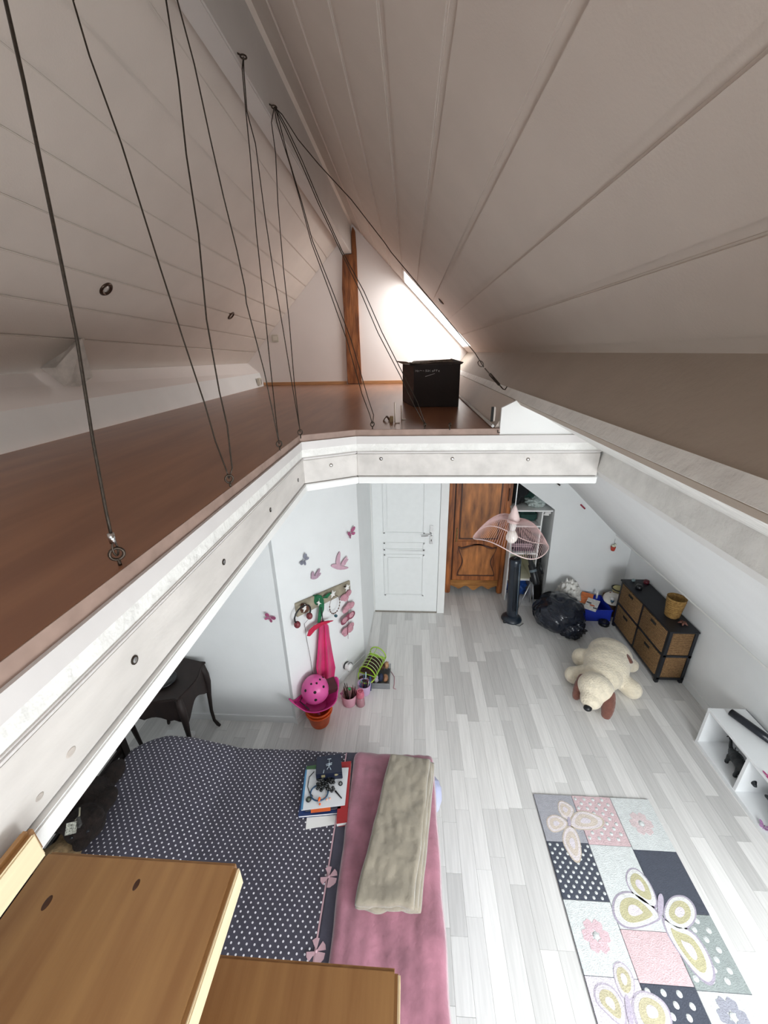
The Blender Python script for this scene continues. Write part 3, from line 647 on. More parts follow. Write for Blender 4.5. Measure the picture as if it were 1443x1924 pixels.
# bracelet, watch, orange beads, pen
c_ = az(600, 1490, zc_); pts = [c_+V((.052*math.cos(a), .046*math.sin(a), .004)) for a in [i*math.pi/14 for i in range(28)]]
one('blue_bangle', 'teal blue ring shaped bangle on the white magazine', 'bangle', MB().tube(pts, .004, 8, close=True), mat('teal', '#1d4566', .35))
one('black_cord', 'black curved cord lying around the teal bangle on the magazine', 'cord', MB().tube([az(*q, zc_+.004) for q in ((590, 1450), (581, 1460), (578, 1478), (582, 1490), (588, 1496))], .0025, 6), blackm)
t = thing('wrist_watch', 'dark round watch at the near left corner of the white magazine', 'watch', az(580, 1503, zc_))
ob('case', MB().lathe(az(580, 1503, zc_), [(.014, 0), (.016, .003), (.016, .007), (.012, .009)], 20), blackm, t)
ob('dial', MB().lathe(az(580, 1503, zc_)+V((0, 0, .009)), [(.011, 0), (0, .0006)], 16), mat('dial_grey', '#6a7468', .3, metal=.3), t)
m_ = MB(); rr = random.Random(3)
for k in range(60): 
    p = az(612+rr.uniform(-16, 16), 1474+rr.uniform(-15, 12), zc_+.01); m_.ell(p+V((0, 0, rr.uniform(-.004, .012))), (.010, .009, .008), seg=8, rings=5)
one('dark_beads', 'heap of black beads inside the teal bangle', 'beads', m_, mat('black_bead', '#16181a', .25), kind='stuff')
t = thing('orange_charm', 'orange glossy charm with small beads on the white magazine', 'charm', az(601, 1508, zc_))
om = mat('orange_gloss', '#e8682e', .2)
ob('drop', MB().ell(az(600, 1503, zc_)+V((0, 0, .007)), (.008, .013, .008)), om, t); ob('bead', MB().ell(az(601, 1512, zc_)+V((0, 0, .005)), (.006, .006, .006)), om, t)
for q in ((610, 1499), (614, 1503), (620, 1501)): ob('bead', MB().ell(az(*q, zc_)+V((0, 0, .004)), (.005, .005, .004)), mat('peach', '#e6a88f', .3), t)
one('black_pen', 'short black pen tip lying on the magazine right of the bangle', 'pen', MB().tube([az(630, 1486, zc_+.004), az(642, 1500, zc_+.004)], [.005, .003], 8), blackm)
one('black_hair_tie', 'black ring hair tie at the right of the bangle', 'hair tie', MB().tube([az(640, 1473, zc_)+V((.010*math.cos(a), .011*math.sin(a), .003)) for a in [i*math.pi/8 for i in range(16)]], .003, 6, close=True), blackm)
# plush toys by the pillow
fur = mat('dark_brown_fur', '#1e1410', 1, var=.3, scale=40, bump=.8, bscale=90)
def plush(label, c, s, rotz, m_, muz=None):
    t = thing('plush_toy', label, 'plush toy', V(c)-V((0, 0, .1*s)), 'plush toys at the head of the bed')
    M = Matrix.Rotation(rotz, 3, 'Z'); P = lambda x, y, z: V(c)+M @ V((x*s, y*s, z*s))
    b = MB()
    b.ell(P(0, 0, 0), (.11*s, .10*s, .10*s)); b.ell(P(.02, -.15, .03), (.085*s, .08*s, .08*s))
    for sx in (-1, 1):
        b.ell(P(.09*sx, -.07, .03), (.045*s, .07*s, .04*s)); b.ell(P(.09*sx, .1, 0), (.05*s, .08*s, .045*s)); b.ell(P(.02+.07*sx, -.17, .09), (.03*s, .02*s, .035*s))
    ob('body', b, m_, t, rem=.012)
    ob('muzzle', MB().ell(P(.02, -.22, .02), (.035*s, .04*s, .03*s)), muz or m_, t)
    for sx in (-1, 1): ob('eye', MB().ell(P(.02+.03*sx, -.215, .06), (.008*s,)*3, seg=10, rings=6), blackm, t)
    return t, P
t, P = plush('dark brown plush bear with a dotted label and checked ribbon by the pillow', (-1.83, 1.36, .60), 1.15, .5, fur)
lab = mat('label_white', '#dcdccf', .7, var=.25, scale=120, col2='#4a4a40')
p_0 = az(134, 1556, .76)
ob('cloth_label', MB().box(p_0, (.045, .012, .05), .3, ('X', -.9)), lab, t)
ob('ribbon', MB().tube([az(150, 1518, .76), az(149, 1533, .77), az(141, 1542, .77)], .004, 6), mat('cream_ribbon', '#b8b19a', .7), t)
ob('bow', MB().box(az(148, 1545, .77), (.05, .012, .02), -.7, ('X', -.7)), mat('check_ribbon', '#4c4a48', .8, var=.3, scale=120), t)
plush('light beige plush toy partly hidden behind the top stair tread', (-1.80, 1.10, .56), .75, 2.5, mat('beige_fur', '#8c7454', 1, var=.2, scale=40, bump=.6, bscale=90), mat('cream_fur', '#b9a888', 1))
# ================================================================ NIGHTSTAND
t = thing('bedside_table', 'dark carved wooden bedside table with curved legs between bed and wall', 'table', (-1.82, 2.15, 0))
nx0, nx1, ny0, ny1, nzt = -2.08, -1.60, 1.96, 2.36, .71
def tp(k, z): 
    pts = []
    for (a, b) in (((nx0, ny0), (nx1, ny0)), ((nx1, ny0), (nx1, ny1)), ((nx1, ny1), (nx0, ny1)), ((nx0, ny1), (nx0, ny0))):
        for i in range(10):
            u = i/10; x = a[0]+(b[0]-a[0])*u; y = a[1]+(b[1]-a[1])*u; d = .018*math.sin(math.pi*u*2-math.pi/2)-.0
            nx_, ny_ = (b[1]-a[1]), -(b[0]-a[0]); l_ = math.hypot(nx_, ny_)
            pts.append(V((x+nx_/l_*d*k, y+ny_/l_*d*k, z)))
    return pts
ob('top', MB().slab(tp(1, nzt-.022), (0, 0, .022)), bw_, t, bev=.004)
for s_, yy in ((0, ny0+.03), (1, ny1-.03)):
    pts = [V((nx0+.04+(nx1-nx0-.08)*i/12, yy, .50-.035*math.cos(2*math.pi*i/12)-.03*(1 if 2 < i < 10 else 0))) for i in range(13)]
    ob('apron', MB().slab(pts+[V((nx1-.04, yy, .688)), V((nx0+.04, yy, .688))], (0, .015, 0)), bw_, t)
for xx in (nx0+.03, nx1-.04):
    pts = [V((xx, ny0+.04+(ny1-ny0-.08)*i/12, .47-.05*math.cos(2*math.pi*i/12))) for i in range(13)]
    ob('side_apron', MB().slab(pts+[V((xx, ny1-.04, .688)), V((xx, ny0+.04, .688))], (.015, 0, 0)), bw_, t)
for sx, sy, xx, yy in ((-1, -1, nx0+.035, ny0+.035), (1, -1, nx1-.035, ny0+.035), (1, 1, nx1-.035, ny1-.035), (-1, 1, nx0+.035, ny1-.035)):
    pr = [(0, .69, .024), (.016, .58, .027), (.020, .50, .024), (.006, .36, .017), (-.006, .20, .013), (-.002, .09, .012), (.018, .03, .014), (.03, .008, .012)]
    ob('leg', MB().tube([V((xx+sx*a*.75, yy+sy*a*.55, z)) for a, z, r in pr], [r for a, z, r in pr], 10), bw_, t)
one('dark_bowl', 'dark shallow bowl on the bedside table', 'bowl', MB().lathe((-1.80, 2.12, nzt), [(.04, 0), (.075, .012), (.085, .03), (.08, .03), (.065, .014), (0, .01)], 24), mat('dark_glaze', '#14161a', .3))
# ================================================================ RUG
rg = lambda n, c: mat('rug_'+n, c, .95, var=.05, scale=50, bump=.5, bscale=160, sheen=.3)
rug = thing('rug', 'patchwork rug with butterflies, flowers and polka dots in pink, grey and cream', 'rug', (1.3, 1.2, 0))
rx0, rx1, ry1, ry0 = .897, 1.688, 1.897, .50
ob('backing', MB().bb((rx0, ry0, .0005), (rx1, ry1, .008)), rg('edge', '#585a66'), rug, bev=.002)
cw = (rx1-rx0)/3; yy_ = lambda px, py: az(px, py, .012).y
rows = [[ry1, yy_(1030, 1580), yy_(1060, 1689), yy_(1099, 1832), ry0], [ry1, yy_(1140, 1588), yy_(1165, 1745), yy_(1246, 1850), .66, ry0], [ry1, yy_(1227, 1598), yy_(1314, 1718), yy_(1355, 1864), .60, ry0]]
pal = {'g': '#a9a9b0', 'd': '#454a57', 'w': '#d6dad9', 'p': '#d6bbbe', 's': '#98a09e', 'l': '#d8d2d8'}
cols = [['g', 'd.', 'w', 'l'], ['p.', 'w', 'p', 'd.', 'w'], ['w', 'd', 's.', 'w', 'p']]
for i in range(3):
    for j, k in enumerate(cols[i]):
        x0, x1, y1, y0 = rx0+i*cw+.0015, rx0+(i+1)*cw-.0015, rows[i][j]-.0012, rows[i][j+1]+.0012
        pt = ob('patch', MB().bb((x0, y0, .006), (x1, y1, .0115)), rg('p'+k[0], pal[k[0]]), rug, bev=.0015)
        if '.' in k:
            m_ = MB(); big = (i == 1 and j == 3); sp = .075 if (big or k[0] in 's') else (.06 if k[0] == 'p' else .047); r = sp*.19
            ny = int((y1-y0)/(sp*.5)); nx = int((x1-x0)/sp)
            for b in range(ny):
                for a in range(nx+1):
                    X = x0+sp*(.3+a+(.5 if b % 2 else 0)); Y = y1-sp*.35-b*sp*.5
                    if x0+r < X < x1-r and y0+r < Y < y1-r: m_.lathe((X, Y, .0112), [(r, 0), (r*.9, .0012), (0, .0014)], 10)
            ob('polka_dots', m_, rg('pw', pal['w']), pt, kind='stuff')
Q = lambda a, b, z=.0125: az(980+a/3.117, 1460+b/3.117, z)
def flat(pts, z, th=.0012): return MB().slab([V((p.x, p.y, z)) for p in pts], (0, 0, th))
def inset(pts, k): c = sum(pts, V())/len(pts); return [c+(p-c)*k for p in pts]
def smooth(pts, n=2):
    for _ in range(n):
        o = []
        for i in range(len(pts)): a, b = pts[i], pts[(i+1) % len(pts)]; o += [a*.75+b*.25, a*.25+b*.75]
        pts = o
    return pts
def butterfly(wings, body, outc, whitec, inner):
    for wpts in wings:
        P = inset(smooth([Q(*p) for p in wpts]), 1.13); P = [p for p in P if p.y > ry0+.01]
        o = ob('butterfly_wing', flat(P, .0115), rg('o'+outc, outc), rug)
        ob('wing_field', flat(inset(P, .90), .0127, .0008), rg('w'+whitec, whitec), o)
        ob('wing_spot', flat(inset(P, .66), .0135, .0008), rg('i'+inner, inner), o)
        ob('wing_center', flat(inset(P, .30), .0143, .0007), rg('c', '#ded6dc'), o)
    ob('butterfly_body', flat(smooth([Q(*p) for p in body]), .013, .002), rg('b', '#bcb2c2'), rug)
butterfly([[(800, 770), (760, 640), (700, 560), (650, 535), (615, 570), (625, 640), (690, 720)],
 [(800, 800), (700, 700), (620, 675), (555, 700), (540, 780), (570, 850), (640, 885), (740, 860), (805, 825)],
 [(835, 800), (860, 730), (900, 700), (960, 705), (1010, 760), (1015, 830), (970, 880), (920, 890), (860, 850)],
 [(830, 830), (880, 870), (990, 900), (1070, 1000), (1120, 1120), (1115, 1190), (1080, 1200), (1010, 1140), (920, 1020), (860, 920)]],
 [(800, 690), (820, 680), (835, 720), (825, 830), (800, 830), (795, 740)], '#aaa2b1', '#dddddb', '#bfb994')
butterfly([[(220, 140), (260, 150), (310, 190), (280, 250), (240, 230), (215, 190)], [(150, 240), (200, 220), (270, 265), (250, 300), (190, 325), (155, 290)],
 [(290, 250), (330, 200), (400, 210), (480, 250), (460, 300), (350, 305), (295, 290)], [(285, 290), (320, 320), (345, 400), (345, 480), (320, 495), (280, 450), (240, 370), (255, 310)]],
 [(265, 235), (285, 235), (292, 290), (275, 292)], '#cdbfae', '#e3dadb', '#d6c9bd')
butterfly([[(590, 1290), (545, 1180), (540, 1100), (580, 1085), (630, 1130), (660, 1200), (650, 1300)], [(600, 1340), (540, 1240), (470, 1210), (430, 1240), (440, 1320), (500, 1380), (570, 1446), (610, 1446)],
 [(650, 1340), (680, 1260), (760, 1270), (840, 1330), (875, 1420), (860, 1500), (700, 1500)]], [(600, 1290), (620, 1270), (660, 1400), (650, 1500), (620, 1420)], '#b6adba', '#d2ccd1', '#c0b899')
def flower(c, r, col, n=6):
    for k in range(n):
        a = 2*math.pi*k/n; d = V((math.cos(a), math.sin(a), 0)); s = V((-d.y, d.x, 0))
        P = smooth([c+d*r*.15, c+d*r*.5-s*r*.38, c+d*r*.98-s*r*.25, c+d*r*.9, c+d*r*.98+s*r*.25, c+d*r*.5+s*r*.38])
        ob('flower_petal', flat(P, .0115, .0014+.00015*k), rg('f'+col, col), rug)
    ob('flower_center', MB().lathe(V((c.x, c.y, .0133)), [(r*.22, 0), (r*.2, .0016), (0, .0018)], 14), rg('pw', pal['w']), rug)
flower(Q(437, 930), .075, '#d9bcc2'); flower(Q(702, 272), .075, '#dcc9ca'); flower(Q(1240, 1405), .07, '#9a9ba6')
# ================================================================ PLUSH DOG
cr_ = mat('cream_plush', '#f0e4cc', 1, var=.06, scale=25, bump=.9, bscale=70, sheen=.5)
bp_ = mat('brown_plush', '#7a4e42', 1, var=.1, scale=25, bump=.7, bscale=80, sheen=.5)
dog = thing('plush_dog', 'large cream plush dog with brown ears lying flat on the floor', 'plush toy', (1.85, 2.95, 0))
hd_ = V((1.655, 2.73, .17)); ra = V((1.985, 3.22, .14)); ax_ = (ra-hd_); th_ = math.atan2(ax_.y, ax_.x)
Rz = Matrix.Rotation(th_, 3, 'Z')
b = MB()
b.ell((1.90, 3.06, .15), (.26, .20, .15), Rz); b.ell((1.98, 3.17, .15), (.19, .20, .15), Rz); b.ell((1.80, 2.92, .14), (.16, .165, .13), Rz)
b.ell(hd_, (.135, .150, .125), Rz); b.ell(hd_+V((-.07, -.09, -.04)), (.09, .09, .075), Rz)
for p, q, r0_, r1_ in (((1.72, 2.99, .10), (1.57, 2.97, .075), .07, .082), ((1.80, 3.12, .12), (1.73, 3.19, .09), .10, .095), ((1.95, 2.93, .10), (2.03, 2.82, .075), .08, .085), ((2.1, 3.1, .10), (2.17, 3.12, .08), .07, .07)):
    p, q = V(p), V(q)
    for k in range(5): u = k/4; b.ell(p.lerp(q, u), (r0_*(1-u)+r1_*u,)*3, seg=14, rings=9)
ob('body', b, cr_, dog, rem=.014)
def ear(pa, pb, w_):
    pa, pb = V(pa), V(pb); m_ = MB()
    for k in range(7):
        u = k/6; r = w_*(.55+.45*math.sin(math.pi*min(1, u*.75+.1))); m_.ell(pa.lerp(pb, u)+V((0, 0, .0)), (r, r, r*.55), seg=14, rings=8)
    ob('ear', m_, bp_, dog, rem=.011)
ear((1.575, 2.83, .20), (1.50, 2.72, .065), .048); ear((1.745, 2.65, .20), (1.675, 2.535, .065), .055)
ob('nose', MB().ell(hd_+V((-.125, -.165, -.06)), (.035, .03, .025)), blackm, dog)
ear(az(1162, 1217, .27), az(1184, 1243, .21), .040)
dog.children[-1].name = 'tail'
# ================================================================ WICKER DRAWER CABINET
wk = mat('wicker', '#9a7850', .8, var=.25, scale=60, bump=.8, bscale=90, stretch=(1, 1, 2.5), col2='#6a4d30')
frm = mat('cabinet_black', '#191c22', .45, var=.1)
cx0, cx1, cy0, cy1, cz1 = 2.335, 2.585, 2.985, 3.845, .60
t = thing('drawer_cabinet', 'low black cabinet with four woven wicker drawers against the right wall', 'cabinet', (2.46, 3.4, 0))
ob('top', MB().bb((cx0-.012, cy0-.012, cz1-.018), (cx1, cy1+.01, cz1)), frm, t, bev=.003)
for x_ in (cx0, cx1-.03):
    for y_3 in (cy0, cy1-.03): ob('leg', MB().bb((x_, y_3, 0), (x_+.03, y_3+.03, cz1-.018)), frm, t, bev=.002)
ym = (cy0+cy1)/2; ob('divider', MB().bb((cx0, ym-.012, .04), (cx1-.01, ym+.012, cz1-.018)), frm, t)
for z_ in (.05, .315): ob('rail', MB().bb((cx0, cy0, z_-.012), (cx1, cy1, z_+.012)), frm, t)
for a, b_ in ((cy0+.032, ym-.014), (ym+.014, cy1-.032)):
    for z0, z1 in ((.066, .300), (.330, .576)):
        d_ = ob('drawer', MB().bb((cx0-.004, a, z0), (cx1-.02, b_, z1)), wk, t, bev=.006)
        # woven ribs
        m_ = MB(); nn = 12
        for k in range(nn): zz = z0+(z1-z0)*(k+.5)/nn; m_.tube([(cx0-.005, a+.008, zz), (cx0-.005, b_-.008, zz)], .0042, 5)
        ob('weave', m_, wk, d_, kind='stuff')
        ob('handle_hole', MB().bb((cx0-.011, (a+b_)/2-.042, z1-.062), (cx0-.006, (a+b_)/2+.042, z1-.034)), matblack, d_, bev=.002)
for z0, z1 in ((.066, .300), (.330, .576)):
    m_ = MB().bb((cx0+.034, cy0+.004, z0), (cx1-.034, cy0+.012, z1))
    for k in range(12): zz = z0+(z1-z0)*(k+.5)/12; m_.tube([(cx0+.036, cy0+.003, zz), (cx1-.036, cy0+.003, zz)], .0042, 5)
    ob('side_panel', m_, wk, t)
c_ = V((2.475, 3.21, cz1))
t = thing('wicker_bin', 'round woven wicker waste basket on the cabinet top', 'basket', c_)
ob('body', MB().lathe(c_, [(.0, .0), (.052, 0), (.056, .01), (.078, .20), (.080, .205), (.072, .205), (.05, .014), (0, .012)], 30), mat('golden_wicker', '#b08a4e', .75, var=.25, scale=50, bump=.9, bscale=80, col2='#7d5c2c'), t)
for k in range(9): ob('hoop', MB().tube([c_+V(((.0575+.0205*(k+.5)/9)*math.cos(a), (.0575+.0205*(k+.5)/9)*math.sin(a), .012+.021*k)) for a in [i*math.pi/12 for i in range(24)]], .003, 5, close=True), MATS['golden_wicker'], t)
c_ = az(1283, 1172, cz1+.005)
t = thing('star_toy', 'small brown starfish shaped toy on the near end of the cabinet', 'toy', c_)
m_ = MB()
for k in range(5): a = k*2*math.pi/5+.3; m_.tube([c_+V((0, 0, .01)), c_+V((.022*math.cos(a), .022*math.sin(a), .014)), c_+V((.04*math.cos(a), .04*math.sin(a), .004))], [.014, .010, .005], 8)
ob('arms', m_, mat('toy_brown', '#6a4338', .5), t)
for lab_, px, py, cl_, s_ in (('small dark red box at the far end of the cabinet top', 1214, 1096, '#5a1420', .03), ('small black box beside the dark red one on the cabinet', 1200, 1106, '#101216', .035), ('tiny clear trinket at the far left corner of the cabinet', 1190, 1092, '#8fa3a8', .018)):
    p = az(px, py, cz1+.0005); one('trinket', lab_, 'trinket', MB().lathe(p, [(s_*.9, 0), (s_, s_*.4), (s_*.85, s_*1.2), (s_*.5, s_*1.3)], 14), mat('tr'+cl_, cl_, .3), group='trinkets on the cabinet')
# ================================================================ LOW WHITE SHELF
sx0, sx1, sy1, sy0, szt = 2.303, 2.585, 2.372, 1.20, .37
t = thing('low_shelf', 'low white open shelf unit by the right wall with toys inside', 'shelf', (2.45, 1.9, 0))
wl_ = mat('white_laminate', '#f1f3f4', .35, var=.005)
ob('top', MB().bb((sx0, sy0, szt-.022), (sx1, sy1, szt)), wl_, t, bev=.002); ob('bottom', MB().bb((sx0, sy0, .0), (sx1, sy1, .035)), wl_, t, bev=.002)
for yy in (sy1-.022, 1.965, 1.55, sy0): ob('upright', MB().bb((sx0+.004, yy, .035), (sx1, yy+.022, szt-.022)), wl_, t)
ob('back', MB().bb((sx1-.008, sy0, .03), (sx1, sy1, szt)), wl_, t)
P = [az(1366, 1341, szt+.03), az(1380, 1334, szt+.03), az(1462, 1392, szt+.02), az(1440, 1400, szt+.02)]
t = thing('bag_roll', 'roll of dark plastic bin bags lying on the low white shelf', 'roll', (2.45, 2.25, szt))
p0, p1 = (P[0]+P[1])/2, (P[2]+P[3])/2; p0.z = p1.z = szt+.028
bagm = mat('bin_bag_black', '#171b24', .28, var=.1, bump=.5, bscale=30)
ob('roll', MB().tube([p0, p0.lerp(p1, .33)+V((0, 0, .001)), p0.lerp(p1, .66), p1], [.027, .028, .028, .027], 18), bagm, t)
ob('core', MB().tube([p0+(p0-p1).normalized()*.002, p0.lerp(p1, .02)], .010, 12), matblack, t)
def dino(loc, rz, s, m_, label, name='toy_dinosaur', cat='toy'):
    t = thing(name, label, cat, loc, 'animal toys in the low shelf'); M = Matrix.Rotation(rz, 3, 'Z')
    P = lambda x, y, z: V(loc)+M @ V((x*s, y*s, z*s)); b = MB()
    for x_, z_, r_ in ((-.09, .07, .022), (-.06, .075, .036), (-.02, .08, .045), (.03, .08, .045), (.07, .08, .036), (.11, .09, .030)): b.ell(P(x_, 0, z_), (r_*s*1.3, r_*s*.95, r_*s), M, seg=12, rings=8)
    for x_, y_, in ((-.05, .03), (-.05, -.03), (.06, .03), (.06, -.03)):
        b.tube([P(x_, y_, .07), P(x_+.008, y_*1.3, .035), P(x_, y_*1.3, .004)], [.020*s, .014*s, .013*s], 8); b.ell(P(x_+.008, y_*1.3, .008), (.018*s, .014*s, .008*s), seg=10, rings=6)
    b.ell(P(.15, 0, .10), (.036*s, .024*s, .024*s), M, seg=12, rings=8); b.ell(P(.18, 0, .093), (.02*s, .015*s, .013*s), M, seg=10, rings=6)
    ob('body', b, m_, t, rem=.0055*s)
    ob('tail', MB().tube([P(-.09, 0, .07), P(-.13, .01, .08), P(-.16, .02, .105), (P(-.19, .02, .115)), P(-.20, .015, .095)], [.018*s, .013*s, .009*s, .007*s, .004*s], 8), m_, t)
    cr2_ = MB()
    for k in range(7): x_ = -.07+k*.03; cr2_.slab([P(x_-.010, 0, .115), P(x_+.010, 0, .118), P(x_, 0, .140)], V((.003, .003, 0)))
    ob('crest', cr2_, m_, t)
dk_ = mat('toy_dark', '#1d2226', .5, var=.3, scale=60, bump=.5, bscale=60)
dino(V((2.43, 2.13, .035)), -1.75, 1.0, dk_, 'dark toy dinosaur with a curled tail in the first bay of the low shelf')
dino(V((2.48, 1.74, .035)), 1.9, .85, dk_, 'dark toy animal in the second bay of the low shelf, cut by the frame')
def bfly(p, n_, u, s, m_, label, grp, name='butterfly_decoration', m2=None):
    t = thing(name, label, 'wall decoration', p, grp); n_ = V(n_).normalized(); u = V(u).normalized(); v_ = n_.cross(u); m2 = m2 or m_
    for sd in (1, -1):
        for pts in ([(0, .05), (.25, .5), (.55, .62), (.65, .4), (.45, .08)], [(0, 0), (.4, -.02), (.48, -.25), (.3, -.42), (.1, -.3)]):
            P = smooth([p+u*(a*sd*s)+v_*(b*s)+n_*(.003+abs(a)*s*.45) for a, b in pts], 1)
            ob('wing', MB().slab(P, n_*.0012), m_, t)
    ob('body', MB().tube([p+v_*(.32*s)+n_*.003, p-v_*(.35*s)+n_*.003], [.0025, .002], 6), m2, t)
pkd = mat('butterfly_pink', '#a8577c', .5, var=.1); lil = mat('butterfly_lilac', '#b07fae', .5, var=.1); gr_ = mat('butterfly_grey', '#8b8d9c', .5, var=.1)
bfly(V((2.315, 1.735, .04)), (0, 0, 1), (.6, -.8, 0), .05, lil, 'lilac butterfly lying in the second bay of the low shelf', 'butterfly decorations')
bfly(V((2.32, 1.835, szt+.002)), (0, 0, 1), (.9, -.3, 0), .05, mat('butterfly_magenta', '#b8317a', .5), 'magenta butterfly on the edge of the low shelf top', 'butterfly decorations')
# ================================================================ WARDROBE
wd = mat('wardrobe_wood', '#c07238', .45, var=.3, scale=5, bump=.12, bscale=30, stretch=(5, 5, .7), col2='#5d3014')
wd2 = mat('wardrobe_panel', '#cf8446', .42, var=.3, scale=4, stretch=(4, 4, .8), col2='#6c4020')
dkw = mat('wardrobe_dark', '#4a2413', .5, var=.2, scale=8)
t = thing('wardrobe', 'tall carved brown wooden wardrobe standing in the niche right of the door', 'wardrobe', (.86, 4.65, 0))
fx0, fx1, fy, ztp = .475, 1.215, 4.42, 2.08
ob('carcass', MB().bb((fx0, fy+.02, .12), (fx1, 4.87, ztp)), dkw, t, bev=.004)
for x_ in (fx0, fx1-.07): ob('stile', MB().bb((x_, fy, .0), (x_+.07, fy+.05, ztp)), wd, t, bev=.012)
ob('cornice', MB().bb((fx0-.02, fy-.03, ztp), (fx1+.0, 4.87, ztp+.05)), wd, t, bev=.01)
n_ = 24; pts = [V((fx0+.07+(fx1-fx0-.14)*i/n_, fy+.004, .075+.028*math.cos(2*math.pi*i/n_*3)*(1 if 3 < i < 21 else .4)+.03*abs(i-12)/12)) for i in range(n_+1)]
ob('apron', MB().slab(pts+[V((fx1-.07, fy+.004, .20)), V((fx0+.07, fy+.004, .20))], (0, .02, 0)), mat('apron_wood', '#b87f3f', .45, var=.25, scale=6, stretch=(.8, 4, 4), col2='#7b4a1d'), t, bev=.003)
dx0, dx1 = fx0+.085, fx1-.075
dr_ = ob('door', MB().bb((dx0, fy-.012, .21), (dx1, fy+.012, ztp-.03)), wd, t, bev=.006)
def shaped(x0, x1, z0, z1, wav, d, y):
    k = 20; L1 = [V((x0+wav*math.sin(math.pi*i/k)**2*(1 if wav else 0), y, z0+(z1-z0)*i/k)) for i in range(k+1)]
    R1 = [V((x1-wav*math.sin(math.pi*i/k)**2, y, z0+(z1-z0)*i/k)) for i in range(k, -1, -1)]
    tp_ = [V((x0+(x1-x0)*i/10, y, z1+(-.03*math.cos(2*math.pi*i/10*1)+.01))) for i in range(1, 10)]
    return MB().slab(L1+tp_+R1, (0, d, 0))
ob('panel_frame', shaped(dx0+.055, dx1-.05, .80, 1.62, 0, -.010, fy-.012), dkw, dr_)
ob('panel', shaped(dx0+.07, dx1-.065, .82, 1.60, 0, -.018, fy-.012), wd2, dr_, bev=.006)
ob('panel_frame', shaped(dx0+.055, dx1-.05, .28, .70, .055, -.010, fy-.012), dkw, dr_)
ob('panel', shaped(dx0+.07, dx1-.065, .30, .68, .055, -.020, fy-.012), wd2, dr_, bev=.007)
ob('mid_rail', MB().bb((dx0+.01, fy-.022, .715), (dx1-.01, fy-.010, .775)), wd, dr_, bev=.004)
ob('carved_top', shaped(dx0+.09, dx1-.09, 1.66, 1.80, 0, -.014, fy-.012), wd2, dr_, bev=.005)
brass = mat('old_brass', '#a8905a', .35, metal=.7, var=.2, scale=40)
ob('escutcheon', MB().tube([(dx0+.03, fy-.02, .76+.19*i/8) for i in range(9)], [.004, .008, .005, .008, .005, .008, .005, .008, .004], 8), brass, dr_)
ob('hinge', MB().tube([(dx1+.03, fy-.015, 1.30+i*.02) for i in range(9)], [.004, .008, .006, .006, .006, .006, .006, .008, .004], 8), dkw, dr_)
for x_ in (fx0+.035, fx1-.035): ob('foot', MB().lathe((x_, fy+.03, 0), [(.02, 0), (.03, .03), (.026, .10), (.034, .13)], 14), wd, t)
# white board edge leaning between the door frame and the wardrobe
one('leaning_board', 'thin white board leaning between door frame and wardrobe', 'board', MB().slab([(.436, 4.16, 0), (.450, 4.16, 0), (.462, 4.38, .50), (.448, 4.38, .50)], (0, .02, 0)), white)
# ================================================================ TALL SHELF UNIT AND ITS CONTENTS
t = thing('tall_shelf', 'narrow white shelf unit in the niche beside the wardrobe, crammed with things', 'shelf', (1.4, 4.5, 0))
sy_ = 4.29; zp = 1.235
for x_ in (1.222, 1.545): ob('side_panel', MB().bb((x_-.008, sy_, 0), (x_+.008, 4.86, zp-.02)), white, t)
ob('top_board', MB().bb((1.20, sy_-.01, zp-.018), (1.655, 4.86, zp)), white, t, bev=.002)
for z_, nme in ((1.035, 'shelf_board'), (.675, 'shelf_board'), (.31, 'shelf_board')): ob(nme, MB().bb((1.232, sy_, z_-.018), (1.536, 4.85, z_)), white, t)
ob('back_panel', MB().bb((1.232, 4.85, .0), (1.55, 4.858, zp-.02)), mat('cream_back', '#dedac4', .7, var=.02), t)
tb = thing('storage_box', 'open pale cream box on the lowest board of the tall shelf', 'box', (1.38, 4.5, .31), None)
crb = mat('cream_box', '#dfdcc6', .6, var=.02)
ob('base', MB().bb((1.25, 4.30, .311), (1.52, 4.78, .318)), crb, tb)
for a, b_ in (((1.25, 4.30), (1.256, 4.78)), ((1.514, 4.30), (1.52, 4.78)), ((1.25, 4.774), (1.52, 4.78))): ob('wall', MB().bb((a[0], a[1], .311), (b_[0], b_[1], .56)), crb, tb)
ob('lid', MB().bb((1.245, 4.70, .53), (1.525, 4.79, .575)), mat('cream_lid', '#cfc8a2', .6), tb)
def lump(name, label, cat, c, r, m_, seed, amp=.25, group=None, fr=3, seg=28, par=None, squash=0):
    c = V(c)
    def fn(d):
        s = 1+amp*noise.noise(d*fr+V((seed, 0, 0)))+amp*.5*noise.noise(d*fr*2.3+V((0, seed, 0)))+amp*.35*abs(noise.noise(d*fr*5+V((0, 0, seed))))
        return s
    b = MB().ell((0, 0, 0), r, seg=seg*2, rings=seg, fn=fn)
    zmin = -r[2]*(1-squash); b.v = [(c.x+v[0], c.y+v[1], c.z+max(v[2], zmin)) for v in b.v]
    if par: return ob(name, b, m_, par)
    return one(name, label, cat, b, m_, group)
dkc = mat('black_cloth', '#14171a', .95, var=.3, scale=10, bump=.3, bscale=30); teal = mat('dark_green_cloth', '#24463f', .9, var=.2, scale=10, bump=.3, bscale=30)
gs = 'clothes and bags heaped on the tall shelf'
lump('clothes_pile', 'black clothes heaped at the left on top of the tall shelf', 'clothes', (1.30, 4.55, 1.50), (.11, .20, .26), dkc, 1, group=gs)
lump('clothes_pile', 'dark green folded clothes right of the black ones on the tall shelf', 'clothes', (1.44, 4.60, 1.38), (.09, .18, .145), teal, 5, group=gs)
clr = mat('clear_plastic', '#c6d2ce', .25, var=.15, scale=12, bump=.8, bscale=14)
